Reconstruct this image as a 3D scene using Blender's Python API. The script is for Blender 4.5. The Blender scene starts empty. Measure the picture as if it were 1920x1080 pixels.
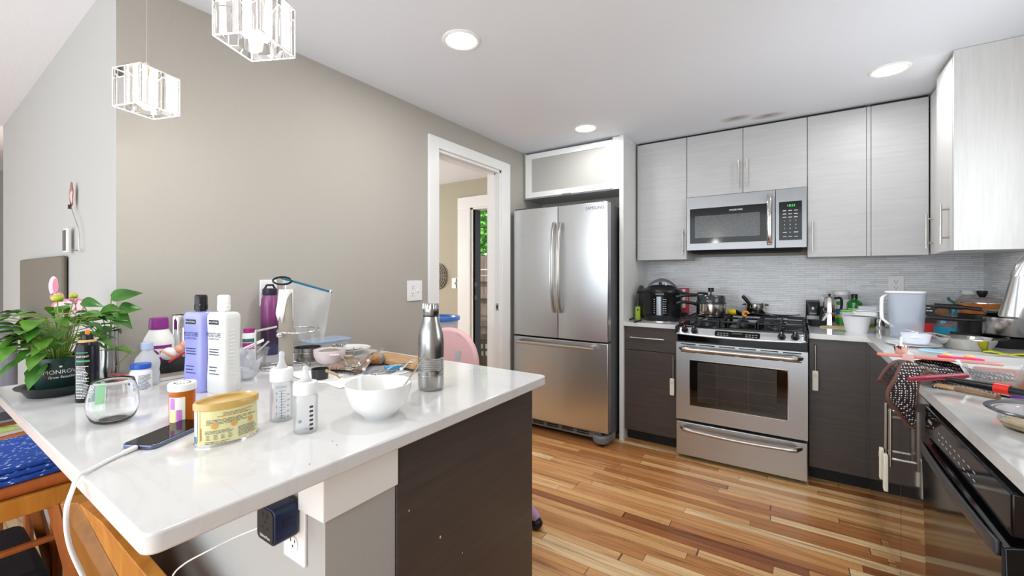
import bpy, bmesh, math, random
from mathutils import Vector, Matrix
random.seed(7)
S = bpy.context.scene
COL = S.collection
PI = math.pi
# ---------------------------------------------------------------- camera
CAMX, CAMY, CAMZ, YAW = 2.2784, -3.8546, 1.2727, -0.5966      # yaw clockwise from +Y
FPX, PPX, PPY = 800.2256, 949.5419, 515.4007
cd = bpy.data.cameras.new('camera'); cam = bpy.data.objects.new('camera', cd); COL.objects.link(cam)
cam.location = (CAMX, CAMY, CAMZ); cam.rotation_euler = (PI/2, 0, -YAW)
cd.sensor_width = 36; cd.lens = 36*FPX/1920
cd.shift_x = (960-PPX)/1920; cd.shift_y = -(540-PPY)/1920
cd.clip_start = .02; cd.clip_end = 60
S.camera = cam
S.cycles.transparent_max_bounces = 24; S.cycles.max_bounces = 14; S.cycles.transmission_bounces = 14
# ---------------------------------------------------------------- world, exposure
S.view_settings.view_transform = 'Standard'; S.view_settings.look = 'None'
S.view_settings.gamma = 1; S.view_settings.use_curve_mapping = False
S.view_settings.exposure = 0.45
W = bpy.data.worlds.new('world'); S.world = W; W.use_nodes = True
bg = W.node_tree.nodes['Background']; bg.inputs[0].default_value = (.86, .93, 1, 1); bg.inputs[1].default_value = 1.5
# ---------------------------------------------------------------- lamps: unseen area fills added to brighten the rooms, then the sun
def area(name, loc, rot, sx, sy, power, color=(1, 1, 1)):
    l = bpy.data.lights.new(name, 'AREA'); l.shape = 'RECTANGLE'; l.size = sx; l.size_y = sy
    l.energy = power; l.color = color
    o = bpy.data.objects.new(name, l); COL.objects.link(o); o.location = loc; o.rotation_euler = rot
    return o
area('added_fill_back', (1.2, -5.75, 1.35), (PI/2, 0, 0), 3.6, 2.0, 34, (.87, .94, 1))  # added fill lamp behind the camera, where the room is simply open
area('added_fill_left', (-4.6, -5.0, 1.5), (PI/2, 0, -PI/2), 2.4, 1.5, 38, (.87, .94, 1))  # added fill lamp at far left, no window modelled
area('added_fill_sink', (3.2, -1.62, 1.55), (PI/2, 0, PI/2), .95, .8, 5, (.93, .97, 1))  # added fill lamp shining in from above the sink
area('added_fill_mudroom', (-3.2, -1.5, 1.5), (PI/2, 0, -PI/2), 1.4, 1.2, 85, (.97, .99, 1))  # added fill lamp to brighten the mudroom, its wall has no window
sun = bpy.data.lights.new('sun', 'SUN'); sun.energy = 2.6; sun.angle = .02
so = bpy.data.objects.new('sun', sun); COL.objects.link(so); so.rotation_euler = (math.radians(27), 0, math.radians(20))

# ---------------------------------------------------------------- helpers
_c, _s = math.cos(YAW), math.sin(YAW)
def _ray(u, v):
    r = (u-PPX)/FPX
    return (_s+r*_c, _c-r*_s, (PPY-v)/FPX)
def tz(u, v, z=.915):            # point of a horizontal surface at height z seen at photo position (u, v)
    d = _ray(u, v); k = (z-CAMZ)/d[2]
    return Vector((CAMX+d[0]*k, CAMY+d[1]*k, z))
def ty(u, v, y):                 # point of a wall y = const
    d = _ray(u, v); k = (y-CAMY)/d[1]
    return Vector((CAMX+d[0]*k, y, CAMZ+d[2]*k))
def tx(u, v, x):                 # point of a wall x = const
    d = _ray(u, v); k = (x-CAMX)/d[0]
    return Vector((x, CAMY+d[1]*k, CAMZ+d[2]*k))
def mpp(p):                      # metres per photo pixel at p
    return ((p[0]-CAMX)*_s+(p[1]-CAMY)*_c)/FPX
FACE = lambda p: math.atan2(p[1]-CAMY, p[0]-CAMX)-PI/2   # rotation that turns local -Y towards the viewer

class G:
    def __init__(s): s.v = []; s.f = []; s.M = Matrix.Identity(4)
    def add(s, vs, fs):
        b = len(s.v); s.v += [tuple(s.M @ Vector(p)) for p in vs]; s.f += [tuple(i+b for i in f) for f in fs]; return s
    def at(s, loc=(0, 0, 0), rx=0, ry=0, rz=0, sc=1):
        s.M = Matrix.Translation(loc) @ Matrix.Rotation(rz, 4, 'Z') @ Matrix.Rotation(ry, 4, 'Y') @ Matrix.Rotation(rx, 4, 'X') @ Matrix.Scale(sc, 4); return s
    def box(s, x0, y0, z0, x1, y1, z1):
        x0, x1 = sorted((x0, x1)); y0, y1 = sorted((y0, y1)); z0, z1 = sorted((z0, z1))
        v = [(x, y, z) for z in (z0, z1) for x, y in ((x0, y0), (x1, y0), (x1, y1), (x0, y1))]
        return s.add(v, [(3, 2, 1, 0), (4, 5, 6, 7), (0, 1, 5, 4), (1, 2, 6, 5), (2, 3, 7, 6), (3, 0, 4, 7)])
    def lathe(s, prof, n=32, sx=1, sy=1, c=(0, 0)):
        v = []; f = []; m = len(prof)
        for i in range(n):
            a = 2*PI*i/n
            for r, z in prof: v.append((c[0]+r*math.cos(a)*sx, c[1]+r*math.sin(a)*sy, z))
        for i in range(n):
            j = (i+1) % n
            for k in range(m-1):
                q = [i*m+k, j*m+k, j*m+k+1, i*m+k+1]
                if prof[k][0] < 1e-7: q = [i*m+k, j*m+k+1, i*m+k+1]
                elif prof[k+1][0] < 1e-7: q = [i*m+k, j*m+k, i*m+k+1]
                f.append(tuple(q))
        return s.add(v, f)
    def cyl(s, r, z0, z1, n=28, r2=None, c=(0, 0)):
        return s.lathe([(0, z0), (r, z0), (r if r2 is None else r2, z1), (0, z1)], n, c=c)
    def tube(s, pts, r, n=10, closed=False):
        P = [Vector(p) for p in pts]; m = len(P); R = r if isinstance(r, (list, tuple)) else [r]*m
        T = []
        for i in range(m):
            a = P[(i-1) % m] if (closed or i > 0) else P[i]; b = P[(i+1) % m] if (closed or i < m-1) else P[i]
            t = (b-a); T.append(t.normalized() if t.length > 1e-9 else Vector((0, 0, 1)))
        up = Vector((0, 0, 1)) if abs(T[0].z) < .9 else Vector((1, 0, 0))
        nx = T[0].cross(up).normalized(); v = []; f = []
        for i in range(m):
            nx = (nx-T[i]*nx.dot(T[i])); nx = nx.normalized() if nx.length > 1e-6 else T[i].orthogonal().normalized()
            ny = T[i].cross(nx)
            for k in range(n):
                a = 2*PI*k/n; v.append(tuple(P[i]+(nx*math.cos(a)+ny*math.sin(a))*R[i]))
        for i in range(m if closed else m-1):
            j = (i+1) % m
            for k in range(n): f.append((i*n+k, i*n+(k+1) % n, j*n+(k+1) % n, j*n+k))
        if not closed: f += [tuple(range(n-1, -1, -1)), tuple((m-1)*n+k for k in range(n))]
        return s.add(v, f)
    def prism(s, pts, z0, z1):
        n = len(pts); v = [(x, y, z0) for x, y in pts]+[(x, y, z1) for x, y in pts]
        return s.add(v, [tuple(range(n-1, -1, -1)), tuple(range(n, 2*n))]+[(i, (i+1) % n, n+(i+1) % n, n+i) for i in range(n)])
    def ell(s, c, rx, ry, rz, n=18, m=10):
        pr = [(math.sin(PI*k/m), -math.cos(PI*k/m)) for k in range(m+1)]; pr[0] = (0, -1); pr[-1] = (0, 1)
        b = len(s.v); s.lathe(pr, n)
        Mi = s.M.inverted()
        for i in range(b, len(s.v)):
            q = Mi @ Vector(s.v[i]); s.v[i] = tuple(s.M @ Vector((c[0]+q.x*rx, c[1]+q.y*ry, c[2]+q.z*rz)))
        return s
    def grid(s, fn, nu, nv, cu=False):
        v = [tuple(fn(i/(nu if cu else nu-1), j/(nv-1))) for i in range(nu) for j in range(nv)]
        f = [(i*nv+j, ((i+1) % nu)*nv+j, ((i+1) % nu)*nv+j+1, i*nv+j+1) for i in range(nu if cu else nu-1) for j in range(nv-1)]
        return s.add(v, f)
def rrect(w, d, r, n=5, cx=0, cy=0):
    r = min(r, w/2-1e-5, d/2-1e-5); o = []
    for k, (sx, sy) in enumerate(((1, 1), (-1, 1), (-1, -1), (1, -1))):
        for i in range(n+1):
            a = PI/2*k+PI/2*i/n; o.append((cx+sx*(w/2-r)+r*math.cos(a), cy+sy*(d/2-r)+r*math.sin(a)))
    return o
def obj(name, g, mat, parent=None, loc=None, bevel=0, solid=0, sub=0, label=None, rz=0, sharp=38, seg=2):
    me = bpy.data.meshes.new(name); me.from_pydata(g.v, [], g.f); me.validate()
    bm = bmesh.new(); bm.from_mesh(me); bmesh.ops.recalc_face_normals(bm, faces=bm.faces); bm.to_mesh(me); bm.free()
    for p in me.polygons: p.use_smooth = True
    me.set_sharp_from_angle(angle=math.radians(sharp))
    me.materials.append(mat)
    o = bpy.data.objects.new(name, me); COL.objects.link(o)
    if parent: o.parent = parent
    if loc is not None: o.location = loc
    if rz: o.rotation_euler.z = rz
    if solid: m = o.modifiers.new('s', 'SOLIDIFY'); m.thickness = solid; m.offset = 0
    if bevel: m = o.modifiers.new('b', 'BEVEL'); m.width = bevel; m.segments = seg; m.limit_method = 'ANGLE'; m.angle_limit = math.radians(35)
    if sub: m = o.modifiers.new('u', 'SUBSURF'); m.levels = sub; m.render_levels = sub
    if label: o['label'] = label
    return o
def thing(name, label, cat, loc=(0, 0, 0), rz=0, group=None):
    o = bpy.data.objects.new(name, None); COL.objects.link(o); o.empty_display_size = .05
    o.location = loc; o.rotation_euler = (0, 0, rz); o['label'] = label; o['category'] = cat
    if group: o['group'] = group
    return o
def tag(o, label, cat, group=None, kind=None):
    o['label'] = label; o['category'] = cat
    if group: o['group'] = group
    if kind: o['kind'] = kind
    return o
def struct(name, g, mat, parent=None, **k):
    o = obj(name, g, mat, parent, **k)
    if not parent: o['kind'] = 'structure'
    return o
def sstruct(name):
    o = bpy.data.objects.new(name, None); COL.objects.link(o); o['kind'] = 'structure'; return o
def copy_tree(o, parent=None):
    c = o.copy(); COL.objects.link(c)
    if parent: c.parent = parent
    for ch in [x for x in bpy.data.objects if x.parent == o]: copy_tree(ch, c)
    return c
_tc = {}
def glyphs(s):
    if s not in _tc:
        cu = bpy.data.curves.new('t', 'FONT'); cu.body = s; cu.size = 1; cu.align_x = 'CENTER'; cu.align_y = 'CENTER'; cu.resolution_u = 3
        o = bpy.data.objects.new('t', cu); COL.objects.link(o)
        dg = bpy.context.evaluated_depsgraph_get(); dg.update(); me = bpy.data.meshes.new_from_object(o.evaluated_get(dg))
        bm = bmesh.new(); bm.from_mesh(me); bmesh.ops.subdivide_edges(bm, edges=[e for e in bm.edges if e.calc_length() > .4], cuts=1); bmesh.ops.triangulate(bm, faces=bm.faces); bm.to_mesh(me); bm.free()
        _tc[s] = ([tuple(v.co) for v in me.vertices], [tuple(p.vertices) for p in me.polygons])
        bpy.data.objects.remove(o); bpy.data.meshes.remove(me)
    return _tc[s]
def text(g, s, size, cx, cy, fn, wide=1):
    v, f = glyphs(s); g.add([fn(cx+x*size*wide, cy+y*size) for x, y, z in v], f); return g
def on_cyl(r, a0=-PI/2):          # (arc length, height) -> surface of a round vessel, local frame facing -Y
    return lambda x, z: ((r+.0006)*math.cos(a0+x/r), (r+.0006)*math.sin(a0+x/r), z)
def on_y(y): return lambda x, z: (x, y, z)
def on_xn(x): return lambda u, z: (x, -u, z)      # a face looking to -X (reads left to right)
def on_xp(x): return lambda u, z: (x, u, z)
def on_z(z): return lambda x, y: (x, y, z)
def rectp(g, fn, x0, z0, x1, z1, nx=1):
    vs = []; fs = []
    for i in range(nx+1):
        x = x0+(x1-x0)*i/nx; vs += [fn(x, z0), fn(x, z1)]
    for i in range(nx): fs.append((2*i, 2*i+2, 2*i+3, 2*i+1))
    return g.add(vs, fs)
def lines(g, fn, x0, x1, ztop, n, dz, h=.0012, seed=1, nx=4):   # rows of small print
    R = random.Random(seed)
    for i in range(n):
        z = ztop-i*dz; x = x0
        e = x1-(x1-x0)*R.random()*.35
        while x < e:
            w = (x1-x0)*(.06+.14*R.random()); rectp(g, fn, x, z-h, min(x+w, e), z, nx=max(1, nx//2)); x += w+(x1-x0)*.025
    return g
# ---------------------------------------------------------------- materials
def lin(h):
    if not isinstance(h, str): return h if len(h) == 4 else (*h, 1)
    c = [int(h[i:i+2], 16)/255 for i in (0, 2, 4)]
    return tuple(x/12.92 if x < .04045 else ((x+.055)/1.055)**2.4 for x in c)+(1,)
class N:
    def __init__(s, name):
        s.m = bpy.data.materials.new(name); s.m.use_nodes = True; s.t = s.m.node_tree
        s.p = s.t.nodes['Principled BSDF']; s.out = s.t.nodes['Material Output']
    def n(s, typ, inp={}, **k):
        x = s.t.nodes.new(typ)
        for a, b in k.items(): setattr(x, a, b)
        for a, b in inp.items():
            if hasattr(b, 'node') or isinstance(b, bpy.types.NodeSocket): s.t.links.new(b, x.inputs[a])
            else: x.inputs[a].default_value = b
        return x
    def l(s, a, b): s.t.links.new(a, b)
    def math(s, op, a, b=0.0): return s.n('ShaderNodeMath', {0: a, 1: b}, operation=op).outputs[0]
    def coord(s, sc=(1, 1, 1), rot=(0, 0, 0), which='Object'):
        c = s.n('ShaderNodeTexCoord').outputs[which]
        return s.n('ShaderNodeMapping', {'Vector': c, 'Scale': sc, 'Rotation': rot}).outputs[0]
    def ramp(s, fac, stops, interp='LINEAR'):
        r = s.n('ShaderNodeValToRGB', {0: fac}); r.color_ramp.interpolation = interp; e = r.color_ramp.elements
        while len(e) < len(stops): e.new(.5)
        for k, (p, c) in enumerate(stops): e[k].position = p; e[k].color = lin(c)
        return r.outputs[0]
    def bump(s, h, st=.3, d=.002):
        b = s.n('ShaderNodeBump', {'Height': h, 'Strength': st, 'Distance': d}); s.l(b.outputs[0], s.p.inputs['Normal'])
def mat(name, col, rough=.5, metal=0, spec=.5, trans=0, ior=1.45, alpha=1, bump=None, coat=0, emit=0, ecol=None, sss=0, sheen=0, vary=None):
    q = N(name); p = q.p
    p.inputs['Base Color'].default_value = lin(col); p.inputs['Roughness'].default_value = rough
    p.inputs['Metallic'].default_value = metal; p.inputs['Specular IOR Level'].default_value = spec
    p.inputs['Transmission Weight'].default_value = trans; p.inputs['IOR'].default_value = ior
    p.inputs['Alpha'].default_value = alpha; p.inputs['Coat Weight'].default_value = coat
    p.inputs['Sheen Weight'].default_value = sheen
    if sss: p.inputs['Subsurface Weight'].default_value = sss; p.inputs['Subsurface Radius'].default_value = (.01, .01, .01)
    if emit: p.inputs['Emission Color'].default_value = lin(ecol or col); p.inputs['Emission Strength'].default_value = emit
    nz = None
    if bump:
        nz = q.n('ShaderNodeTexNoise', {'Vector': q.coord(), 'Scale': bump[0], 'Detail': 4.0}).outputs[0]; q.bump(nz, bump[1], .002)
    if vary:                       # (scale, other colour): slight mottling that belongs to the thing itself
        n2 = q.n('ShaderNodeTexNoise', {'Vector': q.coord(), 'Scale': vary[0], 'Detail': 5.0}).outputs[0]
        q.l(q.ramp(n2, [(.35, col), (.68, vary[1])]), p.inputs['Base Color'])
    return q.m
M = {}
M['wall'] = mat('beige_wall_paint', 'B0ABA2', .75, bump=(70, .55))
M['wallpale'] = mat('pale_wall_paint', 'ADACA8', .75, bump=(70, .3))
M['mudwall'] = mat('mudroom_wall_paint', 'B3AC98', .75, bump=(70, .3))
M['ceiling'] = mat('ceiling_paint', 'E6EBF2', .85, bump=(120, .35))
M['trim'] = mat('white_trim_paint', 'EEEEEC', .35)
M['white'] = mat('white_plastic', 'F1F1EF', .3)
M['whitep'] = mat('white_glaze', 'F4F4F2', .12, coat=.4)
M['black'] = mat('black_plastic', '141416', .28)
M['blackm'] = mat('matte_black', '1B1B1D', .6)
M['gloss'] = mat('black_gloss', '0B0B0D', .08, spec=.35)
M['steelp'] = mat('polished_steel', 'D8D6D2', .13, 1)
M['chrome'] = mat('chrome', 'E6E6E6', .05, 1)
M['nickel'] = mat('satin_nickel', 'BDBAB4', .28, 1)
M['dark'] = mat('dark_gap', '0A0A0A', .8)
M['glass'] = mat('clear_glass', 'FFFFFF', .0, trans=1, ior=1.45)
M['strap'] = mat('cream_strap_plastic', 'E9E3D2', .4)
M['paper'] = mat('white_paper', 'F3F2EE', .8, bump=(90, .2))
M['print'] = mat('black_print', '1D1D20', .6)
M['wprint'] = mat('white_print', 'F2F2F2', .5)
def thin_clear(name, tint='FFFFFF', op=.15, rough=.1, body='F2F4F6'):
    q = N(name); q.t.nodes.remove(q.p)
    tr = q.n('ShaderNodeBsdfTransparent', {'Color': lin(tint)}).outputs[0]
    gl = q.n('ShaderNodeBsdfGlossy', {'Roughness': rough}).outputs[0]
    df = q.n('ShaderNodeBsdfDiffuse', {'Color': lin(body)}).outputs[0]
    fr = q.math('MULTIPLY', q.n('ShaderNodeLayerWeight', {'Blend': .22}).outputs[0], .55)
    a = q.n('ShaderNodeMixShader', {0: op, 1: tr, 2: df}).outputs[0]
    b = q.n('ShaderNodeMixShader', {0: fr, 1: a, 2: gl}).outputs[0]
    q.l(b, q.out.inputs[0]); return q.m
M['film'] = thin_clear('clear_plastic_film', op=.2, rough=.16)
M['clearp'] = thin_clear('clear_plastic', op=.16, rough=.05)
M['milky'] = thin_clear('milky_plastic', op=.5, body='E8EDF5')
M['thinglass'] = thin_clear('thin_glass', op=.03, rough=.02)
def steel(name, col='B9B7B3', along='x', rough=.26):
    q = N(name); p = q.p; p.inputs['Metallic'].default_value = 1
    sc = {'x': (1, 1, 160), 'z': (160, 160, 1)}[along]
    nz = q.n('ShaderNodeTexNoise', {'Vector': q.coord(sc), 'Scale': 4.0, 'Detail': 3.0}).outputs[0]
    big = q.n('ShaderNodeTexNoise', {'Vector': q.coord((3, 3, .6)), 'Scale': 1.6, 'Detail': 1.0}).outputs[0]
    q.l(q.ramp(nz, [(.3, col), (.7, tuple(min(1, c*1.05) for c in lin(col)[:3]))]), p.inputs['Base Color'])
    r = q.n('ShaderNodeMapRange', {0: nz, 3: rough-.05, 4: rough+.07}).outputs[0]; q.l(r, p.inputs['Roughness'])
    q.bump(q.math('ADD', q.math('MULTIPLY', nz, .006), q.math('MULTIPLY', big, 3.0)), .35, .004)
    p.inputs['Anisotropic'].default_value = .55; tg = q.n('ShaderNodeTangent', direction_type='RADIAL', axis='Z'); q.l(tg.outputs[0], p.inputs['Tangent'])
    return q.m
M['steel'] = steel('brushed_steel', 'CDCFD1', 'x', .3); M['steelr'] = steel('brushed_range_steel', 'C0C4C7', 'x', .36)
M['steelm'] = steel('brushed_dark_steel', '8E8F90', 'x', .36); M['steelb'] = steel('brushed_bottle_steel', 'A5A4A2', 'x', .22)
def laminate(name, a, b, c, rough, grain=(2, 2, 38), bump=.1, coat=0):
    q = N(name)
    v = q.coord(grain); n1 = q.n('ShaderNodeTexNoise', {'Vector': v, 'Scale': 2.2, 'Detail': 8.0, 'Roughness': .65}).outputs[0]
    q.l(q.ramp(n1, [(.25, a), (.5, b), (.75, c)]), q.p.inputs['Base Color'])
    q.p.inputs['Roughness'].default_value = rough; q.p.inputs['Coat Weight'].default_value = coat; q.p.inputs['Coat Roughness'].default_value = .06
    q.bump(n1, bump, .001); return q.m
M['lamw'] = laminate('pale_woodgrain_laminate', 'B4B4B4', 'BBBBBB', 'C3C3C3', .42)
M['lamwv'] = laminate('pale_vertical_laminate', 'C6C5C3', 'CDCCCA', 'D4D3D1', .42, (38, 38, 2))
M['lampanel'] = laminate('white_panel_laminate', 'DEDEDC', 'E4E4E2', 'EAEAE8', .4, (38, 38, 2))
M['lamd'] = laminate('espresso_laminate', '423B38', '4A4340', '534B48', .34)
M['lamg'] = laminate('glossy_espresso_laminate', '2A2422', '322B28', '3A322E', .10, coat=1, bump=.02)
def quartz():
    q = N('white_quartz'); v = q.coord()
    n1 = q.n('ShaderNodeTexNoise', {'Vector': q.coord((1.2, 3.5, 1), (0, 0, .5)), 'Scale': 1.3, 'Detail': 6.0, 'Distortion': .9}).outputs[0]
    vein = q.math('ABSOLUTE', q.math('SUBTRACT', n1, .5))
    q.l(q.ramp(vein, [(0, 'D8D7D5'), (.012, 'DBDBDA'), (.05, 'DDDDDC'), (1, 'DEDEDD')]), q.p.inputs['Base Color'])
    q.p.inputs['Roughness'].default_value = .1; q.p.inputs['Coat Weight'].default_value = .3
    return q.m
M['quartz'] = quartz()
def floorwood(name, pw, pl, stops, gap=.035):
    q = N(name); c = q.n('ShaderNodeTexCoord').outputs['Object']
    sp = q.n('ShaderNodeSeparateXYZ', {0: c}); x, y = sp.outputs[0], sp.outputs[1]
    ry = q.math('DIVIDE', y, pw); row = q.math('FLOOR', ry)
    w1 = q.n('ShaderNodeTexWhiteNoise', {'W': row}, noise_dimensions='1D').outputs['Value']
    rx = q.math('ADD', q.math('DIVIDE', x, pl), q.math('MULTIPLY', w1, 7.3))
    # uneven board lengths: warp x a little by row
    rx = q.math('ADD', rx, q.math('MULTIPLY', q.math('SINE', q.math('ADD', q.math('MULTIPLY', rx, 2.1), q.math('MULTIPLY', row, 5.3))), .32))
    col = q.math('FLOOR', rx)
    w2 = q.n('ShaderNodeTexWhiteNoise', {'Vector': q.n('ShaderNodeCombineXYZ', {0: col, 1: row}).outputs[0]}, noise_dimensions='2D')
    rnd = w2.outputs['Value']
    off = q.n('ShaderNodeCombineXYZ', {0: q.math('MULTIPLY', rnd, 40.0), 1: q.math('MULTIPLY', rnd, 17.0)}).outputs[0]
    gv = q.n('ShaderNodeVectorMath', {0: q.n('ShaderNodeMapping', {'Vector': c, 'Scale': (1.6, 26, 1)}).outputs[0], 1: off}, operation='ADD').outputs[0]
    g1 = q.n('ShaderNodeTexNoise', {'Vector': gv, 'Scale': 1.6, 'Detail': 7.0, 'Roughness': .62, 'Distortion': .6}).outputs[0]
    gv2 = q.n('ShaderNodeVectorMath', {0: q.n('ShaderNodeMapping', {'Vector': c, 'Scale': (1.3, 15, 1)}).outputs[0], 1: off}, operation='ADD').outputs[0]
    g2 = q.n('ShaderNodeTexNoise', {'Vector': gv2, 'Scale': .9, 'Detail': 3.0, 'Distortion': 1.6}).outputs[0]
    base = q.ramp(rnd, stops)
    gr = q.ramp(g1, [(.3, (.62, .54, .48)), (.46, (.88, .85, .82)), (.62, (1.04, 1.03, 1.02))])
    st = q.ramp(g2, [(.0, (.36, .25, .2)), (.31, (.55, .42, .34)), (.40, (1, 1, 1)), (1, (1.08, 1.06, 1.02))])
    m1 = q.n('ShaderNodeMix', {0: 1.0, 6: base, 7: gr}, data_type='RGBA', blend_type='MULTIPLY').outputs[2]
    m2 = q.n('ShaderNodeMix', {0: .85, 6: m1, 7: st}, data_type='RGBA', blend_type='MULTIPLY').outputs[2]
    fy = q.math('FRACT', ry); fx = q.math('FRACT', rx)
    ey = q.math('LESS_THAN', fy, gap); ex = q.math('LESS_THAN', fx, .004)
    e = q.math('MAXIMUM', ey, ex)
    m3 = q.n('ShaderNodeMix', {0: q.math('MULTIPLY', e, .8), 6: m2, 7: lin('3A2010')}, data_type='RGBA').outputs[2]
    q.l(m3, q.p.inputs['Base Color']); q.p.inputs['Roughness'].default_value = .36
    q.bump(q.math('SUBTRACT', q.math('MULTIPLY', g1, .3), e), .12, .002)
    return q.m
M['floor'] = floorwood('oak_strip_floor', .0572, .85, [(0, '8E5630'), (.05, 'A96A3C'), (.25, 'CA8F56'), (.55, 'DBA468'), (.8, 'E6B87F'), (1, 'F2D2A2')])
def mosaic():
    q = N('glass_strip_mosaic'); c = q.n('ShaderNodeTexCoord').outputs['Object']
    sp = q.n('ShaderNodeSeparateXYZ', {0: c}); h = q.math('SUBTRACT', sp.outputs[0], sp.outputs[1])
    v = q.n('ShaderNodeCombineXYZ', {0: h, 1: sp.outputs[2]}).outputs[0]
    b = q.n('ShaderNodeTexBrick', {'Vector': v, 'Color1': lin('E8E9EB'), 'Color2': lin('CBCCCD'), 'Mortar': lin('B6B6B5'), 'Scale': 1.0, 'Mortar Size': .0012, 'Mortar Smooth': .1, 'Bias': -.3, 'Brick Width': .13, 'Row Height': .0135}, offset=.37, offset_frequency=3, squash=.62, squash_frequency=2)
    q.l(b.outputs[0], q.p.inputs['Base Color'])
    row = q.math('FLOOR', q.math('DIVIDE', sp.outputs[2], .0135))
    wn = q.n('ShaderNodeTexWhiteNoise', {'Vector': b.outputs[0]}, noise_dimensions='3D').outputs['Value']
    q.l(q.n('ShaderNodeMapRange', {0: wn, 3: .06, 4: .3}).outputs[0], q.p.inputs['Roughness'])
    n = q.n('ShaderNodeTexNoise', {'Vector': c, 'Scale': 9.0}).outputs[0]
    q.bump(q.math('ADD', q.math('SUBTRACT', q.math('MULTIPLY', wn, .5), b.outputs[1]), q.math('MULTIPLY', n, .6)), .5, .002); return q.m
M['mosaic'] = mosaic()
def woodmat(name, a, b, grain=(30, 3, 3), rough=.4):
    q = N(name); n1 = q.n('ShaderNodeTexNoise', {'Vector': q.coord(grain), 'Scale': 1.6, 'Detail': 6.0, 'Distortion': .5}).outputs[0]
    q.l(q.ramp(n1, [(.3, a), (.7, b)]), q.p.inputs['Base Color']); q.p.inputs['Roughness'].default_value = rough; q.bump(n1, .15, .001); return q.m
M['stoolwood'] = woodmat('honey_stool_wood', 'A8681F', 'C98A36', (14, 14, 2))
M['redwood'] = woodmat('reddish_stool_wood', '8A4A1E', 'A9622B', (14, 14, 2))
M['fencewood'] = woodmat('weathered_fence_wood', '6E5A4A', 'A08C7A', (12, 12, 1.2), .8)

# ================================================================ THE ROOM
XW, YW, XR, ZC, ZT = .2736, -3.3775, 3.2468, 2.35, .915
struct('floor', G().box(-4.5, -5.8, -.05, 3.45, 0.2, 0), M['floor'])
CEIL = struct('ceiling', G().box(-4.6, -5.8, ZC, 3.45, .15, ZC+.08), M['ceiling'])
struct('wall_back', G().box(XW, 0, 0, XR+.1, .12, ZC), M['wall'])
# kitchen right wall with an opening for the added window
g = G(); g.box(XR, -1.12, 0, XR+.12, 0, ZC); g.box(XR, -5.8, 0, XR+.12, -2.12, ZC); g.box(XR, -2.12, 0, XR+.12, -1.12, 1.12); g.box(XR, -2.12, 2.0, XR+.12, -1.12, ZC)
struct('wall_right', g, M['wall'])
wf = sstruct('added_window_1')  # unseen window, added to let light in over the sink
g = G(); g.box(XR-.01, -2.14, 1.10, XR+.06, -2.08, 2.02); g.box(XR-.01, -1.16, 1.10, XR+.06, -1.10, 2.02); g.box(XR-.01, -2.08, 1.10, XR+.06, -1.16, 1.15); g.box(XR-.01, -2.08, 1.97, XR+.06, -1.16, 2.02); g.box(XR+.01, -1.64, 1.15, XR+.04, -1.60, 1.97)
obj('window_frame', g, M['trim'], wf)
obj('pane', G().box(XR+.022, -2.08, 1.15, XR+.028, -1.16, 1.97), M['thinglass'], wf)
# wall with the doorway on the left of the kitchen
D0, D1, DZ = -1.733, -.985, 2.125
g = G(); g.box(XW-.12, YW+.004, 0, XW, D0, ZC); g.box(XW-.12, D1, 0, XW, 0, ZC); g.box(XW-.12, D0, DZ, XW, D1, ZC)
struct('wall_left', g, M['wall'])
dr = sstruct('door_1')
g = G(); cw = .094; t = .018
g.box(XW, D0-cw, 0, XW+t, D0, DZ+.075); g.box(XW, D1, 0, XW+t, D1+.115, DZ+.075); g.box(XW, D0-.001, DZ, XW+t+.0005, D1+.001, DZ+.075)
obj('casing', g, M['trim'], dr, bevel=.003)
g = G(); g.box(XW-.125, D0-.001, 0, XW+.001, D0+.018, DZ); g.box(XW-.125, D1-.018, 0, XW+.001, D1+.001, DZ); g.box(XW-.125, D0, DZ-.018, XW+.001, D1, DZ+.001)
g.box(XW-.08, D0+.018, 0, XW-.045, D0+.03, DZ-.018); g.box(XW-.08, D1-.03, 0, XW-.045, D1-.018, DZ-.018); g.box(XW-.08, D0+.018, DZ-.03, XW-.045, D1-.018, DZ-.018)
obj('jamb', g, M['trim'], dr)
g = G(); g.box(XW-.035, D1-.020, .98, XW-.01, D1-.0175, 1.04); obj('strike_plate', g, M['nickel'], dr)
g = G(); g.box(XW-.029, D1-.0206, .995, XW-.017, D1-.0198, 1.025); obj('latch_hole', g, M['dark'], dr)
# pale wall running away to the left of the outside corner
c0 = Vector((XW-.0008, YW)); dirw = Vector((-1, .012)).normalized(); L = 2.75; c1 = c0+dirw*L; nrm = Vector((-dirw.y, dirw.x))*-1
g = G(); g.prism([tuple(c0), (c0.x, c0.y+.12), tuple(c1+Vector((0, .12))), tuple(c1)], 0, ZC)
struct('wall_hall', g, M['wallpale'])
struct('wall_far_left', G().box(-4.6, -5.8, 0, -4.5, -1.2, ZC), M['wallpale'])
struct('wall_beyond', G().box(-4.6, -1.3, 0, -2.6, -1.2, ZC), M['wallpale'])
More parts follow.
